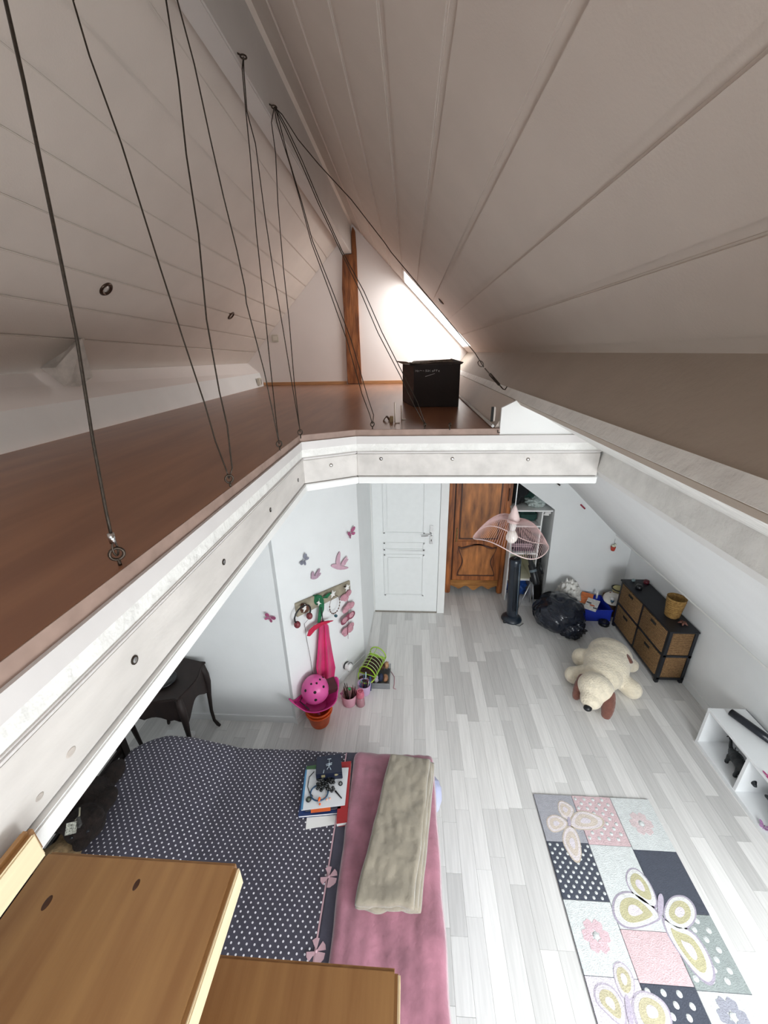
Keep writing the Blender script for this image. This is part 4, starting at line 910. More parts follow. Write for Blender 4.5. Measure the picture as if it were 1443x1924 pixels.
lump('plastic_bag', 'pale crumpled plastic bag on the shelf top under the sloping wall', 'bag', (1.49, 4.45, 1.29), (.105, .13, .06), clr, 9, .35, gs, fr=5)
one('white_papers', 'white papers hanging just under the top board of the tall shelf', 'papers', MB().box((1.60, 4.36, 1.19), (.07, .10, .025), .2).box((1.60, 4.36, 1.165), (.06, .09, .015), -.1), paper)
one('folded_towel', 'folded dark teal towel in the top bay of the tall shelf', 'towel', MB().box((1.42, 4.55, 1.10), (.22, .30, .12)), teal, bev=.025, group=gs)
for k, (cl_, zz, th) in enumerate((('#5b4a58', .0, .05), ('#a58f98', .052, .05), ('#413640', .104, .05), ('#2b2730', .156, .05))):
    m_ = MB().box((1.38+.008*(-1)**k, 4.52, .676+zz+th/2), (.27, .40, th*.96), .03*(-1)**k)
    one('folded_garment', ['dull plum garment, lowest of the stack behind the lamp', 'pale mauve garment, second from the bottom behind the lamp', 'dark plum garment, third from the bottom behind the lamp', 'near black garment on top of the stack behind the lamp'][k], 'clothes', m_, mat('gar'+cl_, cl_, .9, var=.1, bump=.3, bscale=30), group='folded garments on the tall shelf', bev=.018)
bl_ = mat('blue_plastic_bag', '#2456a8', .35, var=.2, scale=9, bump=.8, bscale=14)
lump('blue_bag', 'crumpled blue bag with printed pattern at the bottom of the tall shelf', 'bag', (1.38, 4.48, .135), (.13, .17, .14), bl_, 12, .3, fr=4)
lump('printed_patch', '', '', (1.35, 4.335, .12), (.06, .03, .05), mat('patch_print', '#8a6a34', .6, var=.5, scale=30, col2='#2f6a3a'), 3, par=bpy.data.objects['blue_bag'])
# black guitar case standing right of the shelf
t = thing('instrument_case', 'tall black padded case standing between the shelf unit and the niche wall', 'case', (1.62, 4.5, 0))
gc = MB(); pr = [(.0, .10), (.10, .105), (.30, .085), (.45, .06), (.62, .045), (.82, .042), (.88, .03)]
L_ = [V((1.60-w_*.55, 4.30+z_*.12, z_)) for z_, w_ in pr]; R_ = [V((1.60+w_*.75, 4.30+z_*.12, z_)) for z_, w_ in reversed(pr)]
ob('shell', MB().slab(L_+R_, (0, .10, 0)), matblack, t, bev=.02); ob('zip', MB().tube([p+V((0, -.004, 0)) for p in [V((1.60+w_*.55, 4.30+z_*.12, z_)) for z_, w_ in pr[1:]]], .004, 6), blackm, t)
# ================================================================ TELESCOPE ON TRIPOD
t = thing('telescope', 'small black telescope on a silver tripod between the fan and the bin bag', 'telescope', (1.46, 4.13, 0))
hub = V((1.475, 4.12, .42)); alu = mat('aluminium', '#b9bcc0', .3, metal=.8, var=.03)
for q in ((1.30, 4.03), (1.50, 4.0), (1.52, 4.25)): ob('leg', MB().tube([hub, V((q[0], q[1], .004))], [.008, .006], 8), alu, t)
ob('hub', MB().lathe(hub-V((0, 0, .04)), [(.02, 0), (.035, .02), (.035, .05), (.02, .08)], 16), blackm, t)
d_ = V((-.25, .30, .9)).normalized(); c_ = hub+V((.0, 0, .08))
tu = ob('tube', MB().tube([c_-d_*.14, c_-d_*.12, c_+d_*.10, c_+d_*.11, c_+d_*.20, c_+d_*.22], [.034, .040, .040, .028, .026, .026], 20), blackm, t)
ob('band', MB().tube([c_+d_*.02, c_+d_*.05], .0415, 20), mat('grey_band', '#6d7a80', .4), t)
c2 = c_+V((.085, .02, .05)); ob('finder_scope', MB().tube([c2-d_*.06, c2+d_*.07], [.020, .016], 14), blackm, t); ob('finder_bracket', MB().tube([c_, c2], .006, 6), blackm, t)
# ================================================================ TOWER FAN
fb = az(953, 1160, 0); fb = V((1.215, 3.90, 0)); fanm = mat('fan_navy', '#1d2733', .3, var=.05, coat=.2)
t = thing('tower_fan', 'dark blue black tower fan on a round base in front of the wardrobe', 'fan', fb)
ob('base', MB().lathe(fb, [(.105, 0), (.118, .012), (.112, .03), (.085, .055), (.06, .07)], 32), fanm, t)
tilt = V((-.045, .0, .80)).normalized(); b0_ = fb+V((.005, 0, .06))
ob('column', MB().lathe(b0_, [(.060, 0), (.064, .02), (.066, .70), (.064, .745), (.055, .755)], 28, tilt), fanm, t)
ob('control_panel', MB().lathe(b0_+tilt*.755, [(.052, 0), (.045, .004), (0, .006)], 24, tilt), blackm, t)
ob('dial', MB().box(b0_+tilt*.764, (.04, .006, .004), .8), alu, t)
m_ = MB()
for k in range(11):
    a = -1.9+k*.13; p = V((math.cos(a)*.0655, math.sin(a)*.0655, 0)); m_.tube([b0_+p+tilt*.10, b0_+p+tilt*.68], .0022, 5)
ob('grille', m_, blackm, t); ob('front_strip', MB().tube([b0_+V((.035, -.056, 0))+tilt*.04, b0_+V((.035, -.056, 0))+tilt*.72], .006, 8), mat('fan_strip', '#5b6b78', .2), t)
ob('castor', MB().lathe(fb+V((-.09, -.06, 0)), [(.02, 0), (.022, .02), (.01, .03)], 12), blackm, t)
ob('power_cord', MB().tube([fb+V((.02, -.11, .004)), fb+V((.06, -.13, .004)), fb+V((.12, -.08, .004))], .003, 6), blackm, t)
# ================================================================ BAGS AND CRATE IN THE CORNER
def crease(d):
    s = 1.0
    for k, (ax2, f, a) in enumerate((((.3, .8, .2), 5, .030), ((.9, -.2, .5), 8, .012), ((-.4, .5, .9), 11, .006))):
        s += a*(1-2*abs(math.sin(f*d.dot(V(ax2))+3*noise.noise(d*2.2+V((k, 0, 0))))))
    return s+.10*noise.noise(d*1.6+V((4, 0, 0)))
cb = V((1.70, 3.80, .185)); b = MB().ell((0, 0, 0), (.275, .25, .215), seg=110, rings=70, fn=crease)
b.v = [(cb.x+v[0], cb.y+v[1], max(.001, cb.z+v[2])) for v in b.v]
t = thing('rubbish_bag', 'full shiny black rubbish bag sitting on the floor before the corner', 'bag', (cb.x, cb.y, 0))
ob('body', b, mat('bin_bag_shiny', '#1a1f2a', .16, var=.1, bump=.22, bscale=9), t)
b = MB().ell((0, 0, 0), (.13, .10, .11), seg=40, rings=24, fn=lambda d: 1+.35*noise.noise(d*4)); b.v = [(1.80+v[0], 3.62+v[1], max(.001, .105+v[2])) for v in b.v]
ob('tied_corner', b, MATS['bin_bag_shiny'], t)
wb = lump('white_bag', 'crumpled white plastic carrier bag behind the black rubbish bag', 'bag', (1.90, 4.08, .20), (.13, .11, .21), mat('white_plastic', '#e6e4de', .4, var=.1, scale=9, bump=.9, bscale=14), 21, .35, fr=4, seg=34)
ob('red_print', MB().box((1.85, 3.985, .20), (.05, .02, .03), .3), mat('red_print', '#c23b3b', .6, var=.4, scale=60), wb)
blue = mat('crate_blue', '#1e34a8', .45, var=.05)
kx0, kx1, ky0, ky1, kh = 1.99, 2.345, 3.90, 4.20, .155
t = thing('blue_crate', 'open blue plastic crate of papers in the corner by the wall', 'crate', (2.16, 4.05, 0))
ob('bottom', MB().bb((kx0, ky0, 0), (kx1, ky1, .008)), blue, t)
for nme, a, b_ in (('front', (kx0, ky0), (kx1, ky0+.006)), ('back', (kx0, ky1-.006), (kx1, ky1)), ('side', (kx0, ky0), (kx0+.006, ky1)), ('side', (kx1-.006, ky0), (kx1, ky1))): ob(nme+'_wall', MB().bb((a[0], a[1], .004), (b_[0], b_[1], kh)), blue, t, bev=.002)
ob('rim', MB().bb((kx0-.008, ky0-.008, kh-.012), (kx1+.008, ky0+.004, kh)).bb((kx0-.008, ky1-.004, kh-.012), (kx1+.008, ky1+.008, kh)), blue, t, bev=.003)
for k, (px, py, dz, rot, cl_, lb) in enumerate(((1100, 1128, .0, -.55, '#dcdcd8', 'white printed magazine sliding forward on the crate'), (1102, 1124, .012, -.5, '#e07a3a', 'magazine with an orange cover in the crate'), (1112, 1136, .024, -.62, '#d6d4d0', 'topmost white newspaper over the front rim of the crate'))):
    p = az(px, py, kh+.012+dz); m_ = MB().box(p, (.13, .21, .006), rot, ('X', .12))
    o = one('magazine', lb, 'magazine', m_, mat('mag'+cl_, cl_, .5, var=.12, scale=40), group='magazines in the blue crate')
    if k == 2:
        for j in range(3): ob('print_block', MB().box(p+V((.015*j-.02, .03-.05*j, .0045+j*.001-(.03-.05*j)*-.12)), (.05, .02, .001), rot, ('X', .12)), mat('print%d' % j, ['#2a2a2c', '#d2622c', '#3a3a44'][j], .6), o)
one('white_bottle', 'small white bottle standing at the back of the crate', 'bottle', MB().lathe((2.26, 4.13, .16), [(.010, 0), (.011, .06), (.006, .075), (.006, .09)], 12), white)
cdm = mat('kraft_card', '#6b4c36', .8, var=.1)
one('kraft_box', 'brown cardboard box between the blue crate and the drawer cabinet', 'box', MB().bb((2.36, 3.98, 0), (2.56, 4.2, .20)), cdm, bev=.003)
sl = mat('slipper_white', '#e2ddd6', .8, var=.08, bump=.2)
t = thing('printed_hat', 'white round sun hat with red lettering on the cardboard box', 'hat', (2.44, 4.08, .2))
ob('brim', MB().lathe((2.42, 4.05, .215), [(0, .03), (.05, .028), (.115, .0), (.12, -.004), (.118, .004)], 26, (-.2, -.3, 1), sx=1, sy=.9), sl, t)
m_ = MB(); rr = random.Random(5)
for k in range(14):
    a = rr.uniform(0, 6.3); r_2 = rr.uniform(.03, .09); p = V((2.42+math.cos(a)*r_2, 4.05+math.sin(a)*r_2*.9, .247-r_2*.25+(.2*math.cos(a)+.3*math.sin(a))*r_2)); m_.box(p, (.02, .008, .004), rr.uniform(-1, 1))
ob('lettering', m_, mat('dark_red_print', '#8a2a35', .7), t)
one('yellow_cap', 'pale yellow cap with a dark band behind the printed hat', 'cap', MB().lathe((2.50, 4.15, .25), [(.06, 0), (.065, .03), (.05, .055), (0, .062)], 22), mat('pale_yellow', '#cfc58f', .8))
one('cap_band', 'dark curved band resting on the pale yellow cap', 'band', MB().tube([V((2.50+.068*math.cos(a), 4.15+.068*math.sin(a), .29)) for a in [i*math.pi/8 for i in range(16)]], .008, 6, close=True), blackm)
bpy.data.objects['cap_band']['label'] = 'dark curved hoop around the pale yellow cap behind the hat'
t = thing('small_jar', 'small white jar with blue label in front of the printed hat', 'jar', (2.33, 3.97, .155))
ob('body', MB().lathe((2.375, 4.0, .201), [(.018, 0), (.02, .02), (.02, .03)], 14), mat('jar_blue', '#5b7f9a', .4), t); ob('cap', MB().lathe((2.375, 4.0, .231), [(.02, 0), (.02, .02), (.0, .022)], 14), white, t)
p = V((2.245, 3.84, 0))
t = thing('tape_roll', 'small black round tin lying on the floor beside the blue crate', 'tin', p)
ob('body', MB().lathe(p, [(.055, 0), (.058, .004), (.058, .038), (.054, .042), (.04, .042), (.038, .036), (0, .034)], 28), blackm, t); ob('center', MB().lathe(p+V((0, 0, .034)), [(.02, 0), (.018, .004), (0, .004)], 16), mat('tin_grey', '#4a4540', .5), t)
# hanging toy cup, small marks
t = thing('hanging_ornament', 'tiny red flowerpot ornament hanging from the edge of the low slope', 'ornament', ay(1152, 1028, 4.22))
p = ay(1152, 1030, 4.22)
ob('pot', MB().lathe(p-V((0, 0, .03)), [(.020, 0), (.027, .05), (.024, .05)], 14), mat('pot_red', '#c2402c', .5), t); ob('flower', MB().ell(p+V((0, 0, .03)), (.022, .02, .016), seg=12, rings=8).ell(p+V((.018, 0, .045)), (.012,)*3, seg=10, rings=6), mat('pot_cream', '#dfe0c8', .6), t)
ob('thread', MB().tube([p+V((0, 0, .04)), V((p.x-.0, p.y, p.z+.12))], .0015, 5), blackm, t)
for nme, px, py, px2, py2, cl_, lb in (('slope_clip', 1040, 902, 1052, 912, '#3a2c28', 'small dark strip stuck high on the right wall near the loft'), ('slope_clip', 1091, 948, 1099, 956, '#a8324a', 'small dark pink strip on the right wall below the dark one')):
    a, b_ = ay(px, py, 4.244), ay(px2, py2, 4.244); one(nme, lb, 'wall decoration', MB().tube([a, b_], .009, 6), mat('clip'+cl_, cl_, .5), group='small strips on the right wall')
# ================================================================ PENDANT LAMP
LY = 2.60; ap = ay(968, 952, LY)
blush = mat('blush_metal', '#e8cfcb', .4, var=.02)
t = thing('pendant_lamp', 'blush pink wire petal pendant lamp hanging over the lower room', 'lamp', ap)
top = ay(974, 897, LY); dirc = (top-ap); ptop = ap+dirc*((2.345-ap.z)/dirc.z) if dirc.z else ap
ptop = V((ap.x+.0, LY, 2.36)) 
ptop = ay(975, 893, LY); ptop.z = max(ptop.z, 2.34)
ob('cord', MB().tube([ptop, ap+V((0, 0, .0))], .003, 8), white, t)
cz0 = ap.z-.115
ob('cap', MB().lathe(V((ap.x, LY, cz0)), [(.044, 0), (.045, .01), (.034, .05), (.016, .10), (.006, .125)], 24), blush, t)
ob('socket', MB().lathe(V((ap.x, LY, cz0-.07)), [(.018, 0), (.022, .03), (.024, .07)], 18), mat('socket_white', '#e9e4e0', .4), t)
bulb = mat('bulb', '#f4ede6', .15, var=.01)
ob('bulb', MB().lathe(V((ap.x, LY, cz0-.165)), [(0, 0), (.025, .006), (.040, .03), (.042, .05), (.032, .078), (.018, .10)], 22), bulb, t)
rc = V((ap.x-.008, LY-.0, cz0-.155)); RR = .262
def rim(a): return rc+V((RR*math.cos(a), RR*.92*math.sin(a), -.045*math.cos(a)-.028*math.sin(a)+.03*math.cos(3*a+.6)))
def shadep(a, u):
    r0_ = .036; e = rim(a); s = V((ap.x+r0_*math.cos(a), LY+r0_*math.sin(a), cz0+.012)); p = s.lerp(e, u); p.z += .075*math.sin(math.pi*u)**.8*(1-.25*u); return p
ob('rim', MB().tube([rim(i*math.pi/32) for i in range(64)], .0035, 7, close=True), blush, t)
m_ = MB()
for k in range(96):
    a = 2*math.pi*k/96; m_.tube([shadep(a, u/9) for u in range(10)], .00105, 4, cap=False)
ob('shade_threads', m_, mat('blush_thread', '#dfb9b6', .6), t, kind='stuff')
ob('inner_ring', MB().tube([shadep(i*math.pi/16, .0) for i in range(32)], .0025, 6, close=True), blush, t)
# ================================================================ THINGS ON THE OBLIQUE WALL
def hw(px, py, off=0.0): return apl(px, py, a1+N1*off, N1)
def W1(u, z, off=0.0): return a1+U1*u+N1*off+V((0, 0, z))
rk = mat('driftwood', '#a39a86', .7, var=.15, scale=12, bump=.3, bscale=40)
TL, BL, TR, BR = hw(556, 1135, .02), hw(559, 1160, .02), hw(658, 1091, .02), hw(659, 1110, .02)
t = thing('coat_rack', 'weathered board coat rack with white star hooks on the oblique wall', 'coat rack', (TL+BR)/2)
ob('board', MB().slab([BL, BR, TR, TL], -N1*.018), rk, t, bev=.003)
starm = mat('star_white', '#f0eeea', .4)
SP = []
for px, py in ((573, 1142), (600, 1131), (625, 1116), (652, 1104)):
    c = hw(px, py, .052); p = c-N1*.032; SP.append(p); h = ob('hook', MB().tube([p, p+N1*.015, p+N1*.030], .005, 8), steel, t)
    pts = []
    for k in range(10): a = math.pi/2+k*math.pi/5; r = .036 if k % 2 == 0 else .016; pts.append(c+U1*(r*math.cos(a))+V((0, 0, r*math.sin(a))))
    ob('star', MB().slab(pts, N1*.006), starm, h)
# headphones on the first hook
hm = mat('headphone_maroon', '#7a3038', .45, var=.1)
c = hw(569, 1156, .055)
t = thing('headphones', 'dark red and black headphones hanging on the leftmost star hook', 'headphones', c)
arc = [c+U1*(.085*math.cos(a))+V((0, 0, .070*math.sin(a)+.01)) for a in [R(-40+i*26) for i in range(11)]]
ob('band', MB().tube(arc, .0065, 8), blackm, t)
for p in (arc[0], arc[-1]): ob('ear_cup', MB().ell(p-V((0, 0, .012)), (.026, .024, .030)), hm, t)
cpts = [hw(*q, .012) for q in ((572, 1172), (577, 1205), (583, 1235), (587, 1262), (589, 1280), (594, 1292))]
ob('cable', MB().tube([arc[0]-V((0, 0, .03))]+cpts, .0016, 5), steel, t)
lump('brown_scrunchie', 'small brown fabric loop behind the star of the leftmost hook', 'hair band', SP[0]+N1*.012-V((0, 0, .012)), (.040, .014, .040), mat('brown_fabric', '#5d3c2e', .9), 3, .3)
# green garment on second hook, apron hanging from it
grn = mat('green_cloth', '#1f6b45', .85, var=.15, bump=.3, bscale=40)
def strip(pix, ws, off, th=.006, wave=.0):
    def f(u, v):
        k = v*(len(pix)-1); i = min(int(k), len(pix)-2); fr_ = k-i; px = pix[i][0]*(1-fr_)+pix[i+1][0]*fr_; py = pix[i][1]*(1-fr_)+pix[i+1][1]*fr_; w_ = ws[i]*(1-fr_)+ws[i+1]*fr_
        o_ = off+wave*math.sin(u*9+v*3)+.004*nz(u*3, v*5, off, 3)
        return hw(px+(u-.5)*w_, py, o_)
    return f
t = thing('green_garment', 'green cloth bundle hanging on the second star hook', 'garment', SP[1])
ob('bundle', MB().ell(SP[1]+N1*.006+V((0, 0, .012)), (.055, .022, .045), fn=lambda d: 1+.3*noise.noise(d*3)), grn, t)
ob('strap', MB().grid(strip([(604, 1132), (604, 1145), (601, 1158), (599, 1170)], [10, 9, 6, 5], .045), 6, 14), grn, t, thick=.005)
ob('strap', MB().grid(strip([(610, 1124), (616, 1118), (620, 1114)], [9, 7, 5], .045), 6, 10), grn, t, thick=.005)
hot = mat('hot_pink_cloth', '#d81b6c', .8, var=.12, scale=6, bump=.2, bscale=30, sheen=.3)
t = thing('pink_apron', 'hot pink apron hanging from the rack down to the helmet', 'apron', hw(606, 1168, .03))
def apf(u, v):
    rowsx = [(0, 603, 608), (.08, 600, 617), (.25, 599, 619), (.5, 597, 624), (.75, 594, 630), (.92, 597, 628), (1, 604, 618)]
    for i in range(len(rowsx)-1):
        if rowsx[i][0] <= v <= rowsx[i+1][0]+1e-6:
            k = (v-rowsx[i][0])/(rowsx[i+1][0]-rowsx[i][0]); a = rowsx[i][1]*(1-k)+rowsx[i+1][1]*k; b = rowsx[i][2]*(1-k)+rowsx[i+1][2]*k; break
    return hw(a+(b-a)*u, 1166+v*(122-10*abs(u-.5)), .035+.016*math.sin(u*11+v*1.5)*(.4+v)+.004*math.sin(u*23))
ob('cloth', MB().grid(apf, 30, 40), hot, t, thick=.006)
ob('neckline', MB().grid(strip([(580, 1195), (586, 1184), (598, 1175), (612, 1169), (623, 1166)], [5, 11, 14, 16, 7], .06), 8, 24), mat('apron_red', '#c81f48', .7, var=.08), t, thick=.008)
ob('strap', MB().tube([SP[1]+N1*.05-V((0, 0, .05)), hw(606, 1162, .05), hw(608, 1172, .05)], .004, 6), blackm, t)
ob('lower_part', MB().grid(strip([(611, 1268), (613, 1280), (614, 1294), (614, 1302)], [10, 20, 23, 20], .03, wave=.006), 16, 14), hot, t, thick=.006)
# necklace on third hook
t = thing('bead_necklace', 'beaded necklace with blue pendant hanging on the third star hook', 'necklace', SP[2])
c = hw(629, 1136, .045); wood_b = mat('bead_brown', '#6a4a3a', .5, var=.3, scale=80)
pts = [c+U1*(.065*math.sin(a))+V((0, 0, .085*math.cos(a))) for a in [i*2*math.pi/36 for i in range(36)]]
ob('string', MB().tube(pts, .0022, 5, close=True), wood_b, t)
for i in range(8, 29, 2): ob('bead', MB().ell(pts[i], (.006,)*3, seg=10, rings=6), wood_b, t)
ob('pendant', MB().ell(hw(631, 1157, .045), (.016, .008, .016), seg=14, rings=8), mat('pendant_teal', '#2c5560', .3, var=.3, scale=60), t)
# pink flower / heart garland on the fourth hook
pm1, pm2 = mat('garland_pink', '#c9939f', .85, var=.15, scale=40, bump=.3), mat('garland_dark', '#8c4258', .7, var=.1)
t = thing('felt_garland', 'vertical garland of dusty pink felt flowers and hearts on the rightmost star hook', 'garland', SP[3])
ob('string', MB().tube([SP[3]+N1*.03, hw(654, 1140, .03), hw(654, 1200, .03)], .002, 5), pm2, t)
def felt(px, py, petals, off=.035, m_=pm1, dark=False, name='flower'):
    c = hw(px, py, off); q = None; fm = MB()
    for du, dz, r in petals: fm.ell(c+U1*du*1.5+V((0, 0, dz)), (r*1.35, .012, r), Matrix.Rotation(math.atan2(U1.y, U1.x), 3, 'Z'), seg=16, rings=8)
    o = ob(name, fm, m_, t)
    return o
felt(650, 1119, [(-.022, .0, .030), (.024, .006, .030), (0, -.03, .026)], name='heart')
felt(655, 1142, [(-.026, .004, .034), (.026, .004, .034), (0, .03, .024)])
felt(654, 1161, [(-.034, .0, .036), (.034, .0, .036), (0, .006, .034)], .045, pm2)
felt(654, 1160, [(-.030, .0, .026), (.030, .0, .026)], .052)
felt(654, 1183, [(-.028, .012, .034), (.028, .012, .034), (-.020, -.022, .028), (.024, -.022, .028)])
ob('stamen', MB().tube([hw(654, 1175, .05), hw(653, 1192, .05)], .003, 6), pm2, t)
# butterflies and swallows
gb = 'butterfly decorations on the wall'; up = V((0, 0, 1))
bfly(hw(658, 1002), N1, U1*.9+up*.3, .085, pkd, 'pink butterfly highest on the oblique wall', gb)
bfly(hw(571, 1052), N1, U1*.7+up*.7, .075, gr_, 'grey butterfly on the left part of the oblique wall', gb)
bfly(ay(507, 1160, 2.405), V((0, -1, 0)), V((.7, 0, -.4)), .07, pkd, 'dark pink butterfly on the grey wall left of the corner', gb)
def bird(pix, label, m_, off=.012):
    t = thing('swallow_decoration', label, 'wall decoration', hw(*pix[0][0]), 'swallow decorations on the wall')
    for i, poly in enumerate(pix): ob(['body', 'wing', 'wing', 'tail'][i], MB().slab(smooth([hw(*q, off+.004*i) for q in poly], 1), -N1*.004), m_, t)
mv = mat('mauve_card', '#cfa9b8', .6, var=.04); mv2 = mat('mauve_dark_card', '#b397a8', .6, var=.06)
bird([[(622, 1064), (625, 1060), (634, 1060), (645, 1064), (657, 1066), (650, 1070), (636, 1071), (626, 1067)], [(632, 1062), (632, 1052), (635, 1042), (639, 1035), (640, 1042), (639, 1052), (640, 1062)], [(640, 1063), (645, 1053), (653, 1044), (652, 1052), (649, 1063)], [(648, 1054), (656, 1049), (652, 1056), (646, 1062)]], 'larger mauve swallow cut-out flying left on the oblique wall', mv)
bird([[(584, 1088), (586, 1083), (593, 1081), (600, 1083), (596, 1087), (590, 1089)], [(585, 1086), (586, 1076), (590, 1073), (591, 1082)], [(592, 1082), (597, 1073), (602, 1067), (601, 1075), (597, 1083)], [(597, 1080), (604, 1075), (602, 1081), (597, 1085)]], 'smaller mauve swallow cut-out below the grey butterfly', mv2)
# socket with plug-in night light
p = hw(648, 1248)
t = thing('wall_socket', 'white wall socket with a black and white plug-in night light on the oblique wall', 'socket', p)
ob('plate', MB().slab([p+U1*.0-U1*.04+V((0, 0, -.04)), p+U1*.04+V((0, 0, -.04)), p+U1*.04+V((0, 0, .045)), p-U1*.04+V((0, 0, .045))], N1*.008), white, t)
ob('night_light', MB().lathe(p+N1*.01-V((0, 0, .005)), [(.03, 0), (.036, .02), (.036, .055), (.03, .065)], 24, N1), white, t)
ob('dark_ring', MB().lathe(p+N1*.012-V((0, 0, .005)), [(.0375, 0), (.0385, .006), (.0375, .012)], 24, N1), blackm, t)
ob('hoop', MB().tube([p+N1*.055+U1*(.045*math.cos(a))+V((0, 0, .045*math.sin(a)-.005)) for a in [R(-110+i*20) for i in range(12)]], .003, 6), blackm, t)
# ================================================================ THINGS ON THE FLOOR BY THE OBLIQUE WALL
orange = mat('orange_plastic', '#e0591c', .4, var=.06); flex = mat('tub_pink', '#d2388a', .45, var=.05); hel = mat('helmet_pink', '#dc5aa0', .35, var=.03)
ob_c = V((-.755, 2.42, 0)); g = 'stacked orange tubs'
for k, lb in enumerate(('lower orange plastic tub standing on the floor by the wall corner', 'upper orange plastic tub nested in the lower one')):
    t = thing('orange_tub', lb, 'tub', ob_c+V((0, 0, .02*k)), g); z = .035*k
    ob('body', MB().lathe(ob_c+V((0, 0, z)), [(.075, 0), (.08, .01), (.105, .13), (.112, .135), (.112, .145), (.10, .145), (.074, .012), (0, .008)], 32), orange, t)
    ob('rim_ring', MB().tube([ob_c+V((.11*math.cos(a), .11*math.sin(a), z+.14)) for a in [i*math.pi/16 for i in range(32)]], .005, 6, close=True), orange, t)
tc_ = ob_c+V((-.02, .0, .20))
t = thing('flexible_tub', 'magenta flexible tub with raised handles squashed over the orange tubs', 'tub', tc_)
def tubf(u, v):
    a = 2*math.pi*u; h = max(0, math.cos(2*(a-.75)))**3; r = .085+.085*v+.045*h*v; z = .0+.11*v+.075*h*v**2-.03*v*(1-h)
    q = tc_+V((r*math.cos(a)*1.08, r*math.sin(a)*.86, z)); d = (q-a1).dot(N1)
    return q+N1*max(0, .014-d)
ob('wall', MB().grid(tubf, 64, 14), flex, t, thick=.008)
ob('bottom', MB().lathe(tc_+V((0, 0, .0)), [(.088, 0), (.086, .006), (0, .006)], 24), flex, t)
for px, py in ((555, 1320), (599, 1342), (641, 1304)): p = az(px, py, .33); ob('handle_hole', MB().tube([p+V((.008*math.cos(a), .004, .008*math.sin(a))) for a in [i*math.pi/6 for i in range(12)]], .003, 5, close=True), mat('dark_magenta', '#7a1650', .5), t)
hc = V((-.775, 2.44, .355))
t = thing('bike_helmet', 'round pink child helmet with dark vents resting in the magenta tub', 'helmet', hc-V((0, 0, .09)))
ob('shell', MB().lathe(hc-V((0, 0, .075)), [(.096, 0), (.112, .03), (.115, .07), (.104, .12), (.078, .16), (.040, .185), (0, .192)], 40), hel, t)
for a, e, s_ in ((-2.2, .55, 1), (-1.3, .55, 1.1), (-.4, .6, 1), (-1.8, 1.1, .8), (-.9, 1.1, .8), (0.0, 1.1, .8), (.6, .8, .8), (-1.3, .0, 1.2)):
    d = V((math.cos(a)*math.cos(e), math.sin(a)*math.cos(e), math.sin(e))); p = hc-V((0, 0, .012))+V((d.x*.112, d.y*.112, d.z*.122+.008))
    ob('vent', MB().ell(p, (.011*s_, .011*s_, .006), V((0, 0, 1)).rotation_difference(d).to_matrix(), seg=12, rings=6), matblack, t)
ob('strap', MB().tube([hc+V((-.10, .0, -.06)), hc+V((-.12, -.06, -.08)), hc+V((-.03, -.12, -.10))], .005, 6), blackm, t)
one('maroon_box', 'dark maroon box wedged in the magenta tub right of the helmet', 'box', MB().box((-.655, 2.50, .335), (.09, .11, .06), .5, ('X', .25)), mat('maroon_card', '#4c2228', .6, var=.1), bev=.003)
# pots with pens
pinkp = mat('pot_pink', '#dda3b4', .45, var=.03); lilp = mat('pot_lilac', '#cdb0d2', .45, var=.03)
def pot(c, r, h, m_, label, n, seed, cols_, nm='pencil_pot', cat='pot'):
    t = thing(nm, label, cat, c); ob('body', MB().lathe(c, [(r*.78, 0), (r*.8, .004), (r, h), (r*.93, h), (r*.74, .008), (0, .006)], 28), m_, t)
    rr = random.Random(seed)
    for k in range(n):
        a = rr.uniform(0, 6.28); q = rr.uniform(.1, .7)*r; d = V((math.cos(a)*q, math.sin(a)*q, 0)); L_ = h*rr.uniform(1.15, 1.55)
        o = ob('pencil', MB().tube([c+d*.6+V((0, 0, .01)), c+d*1.45+V((0, 0, L_*.9)), c+d*1.5+V((0, 0, L_))], [.0035, .0035, .001], 6), mat('pen'+cols_[k % len(cols_)], cols_[k % len(cols_)], .5), t)
    return t
c1_ = az(658, 1320, 0); c1_.z = 0
t = pot(V((-.530, 2.63, 0)), .074, .115, pinkp, 'pink pot crammed with dark pencils by the wall', 26, 2, ['#3c2620', '#5a3c30', '#2b2426', '#7a5a48', '#c9b0a0', '#4a2c34'])
ob('green_cap', MB().ell(V((-.53, 2.66, .135)), (.018, .014, .014), seg=12, rings=8), mat('cap_green', '#2fa35a', .4), t)
ob('printed_mark', MB().box((-.497, 2.580, .06), (.010, .003, .022), .6), mat('mark_navy', '#2c3050', .5), t)
pot(V((-.405, 2.755, 0)), .064, .11, lilp, 'lilac pot of pens and blue tubes behind the pink bottle', 12, 5, ['#3d6fa6', '#e6e6e6', '#8a3a54', '#1f2f5a', '#7fb6c8', '#5c2a3a'])
bt = V((-.425, 2.615, 0)); gpk = mat('bottle_pink', '#dba0ab', .2, var=.03, alpha=1, trans=.35); 
t = thing('drinking_bottle', 'translucent pink drinking bottle with looped lid between the two pots', 'bottle', bt)
ob('body', MB().lathe(bt, [(.036, 0), (.040, .006), (.037, .05), (.033, .10)], 26), gpk, t); ob('lid', MB().lathe(bt+V((0, 0, .10)), [(.035, 0), (.037, .01), (.033, .04), (.024, .052)], 24), mat('lid_pink', '#e0788f', .35), t)
ob('loop', MB().tube([bt+V((.026*math.cos(a), .026*math.sin(a)+.002, .158)) for a in [i*math.pi/10 for i in range(20)]], .005, 7, close=True), MATS['lid_pink'], t)
one('paint_tube', 'white and teal tube standing behind the bottle', 'tube', MB().tube([V((-.40, 2.80, .0)), V((-.395, 2.83, .17))], [.010, .006], 8), mat('tube_teal', '#b8d6d8', .4))
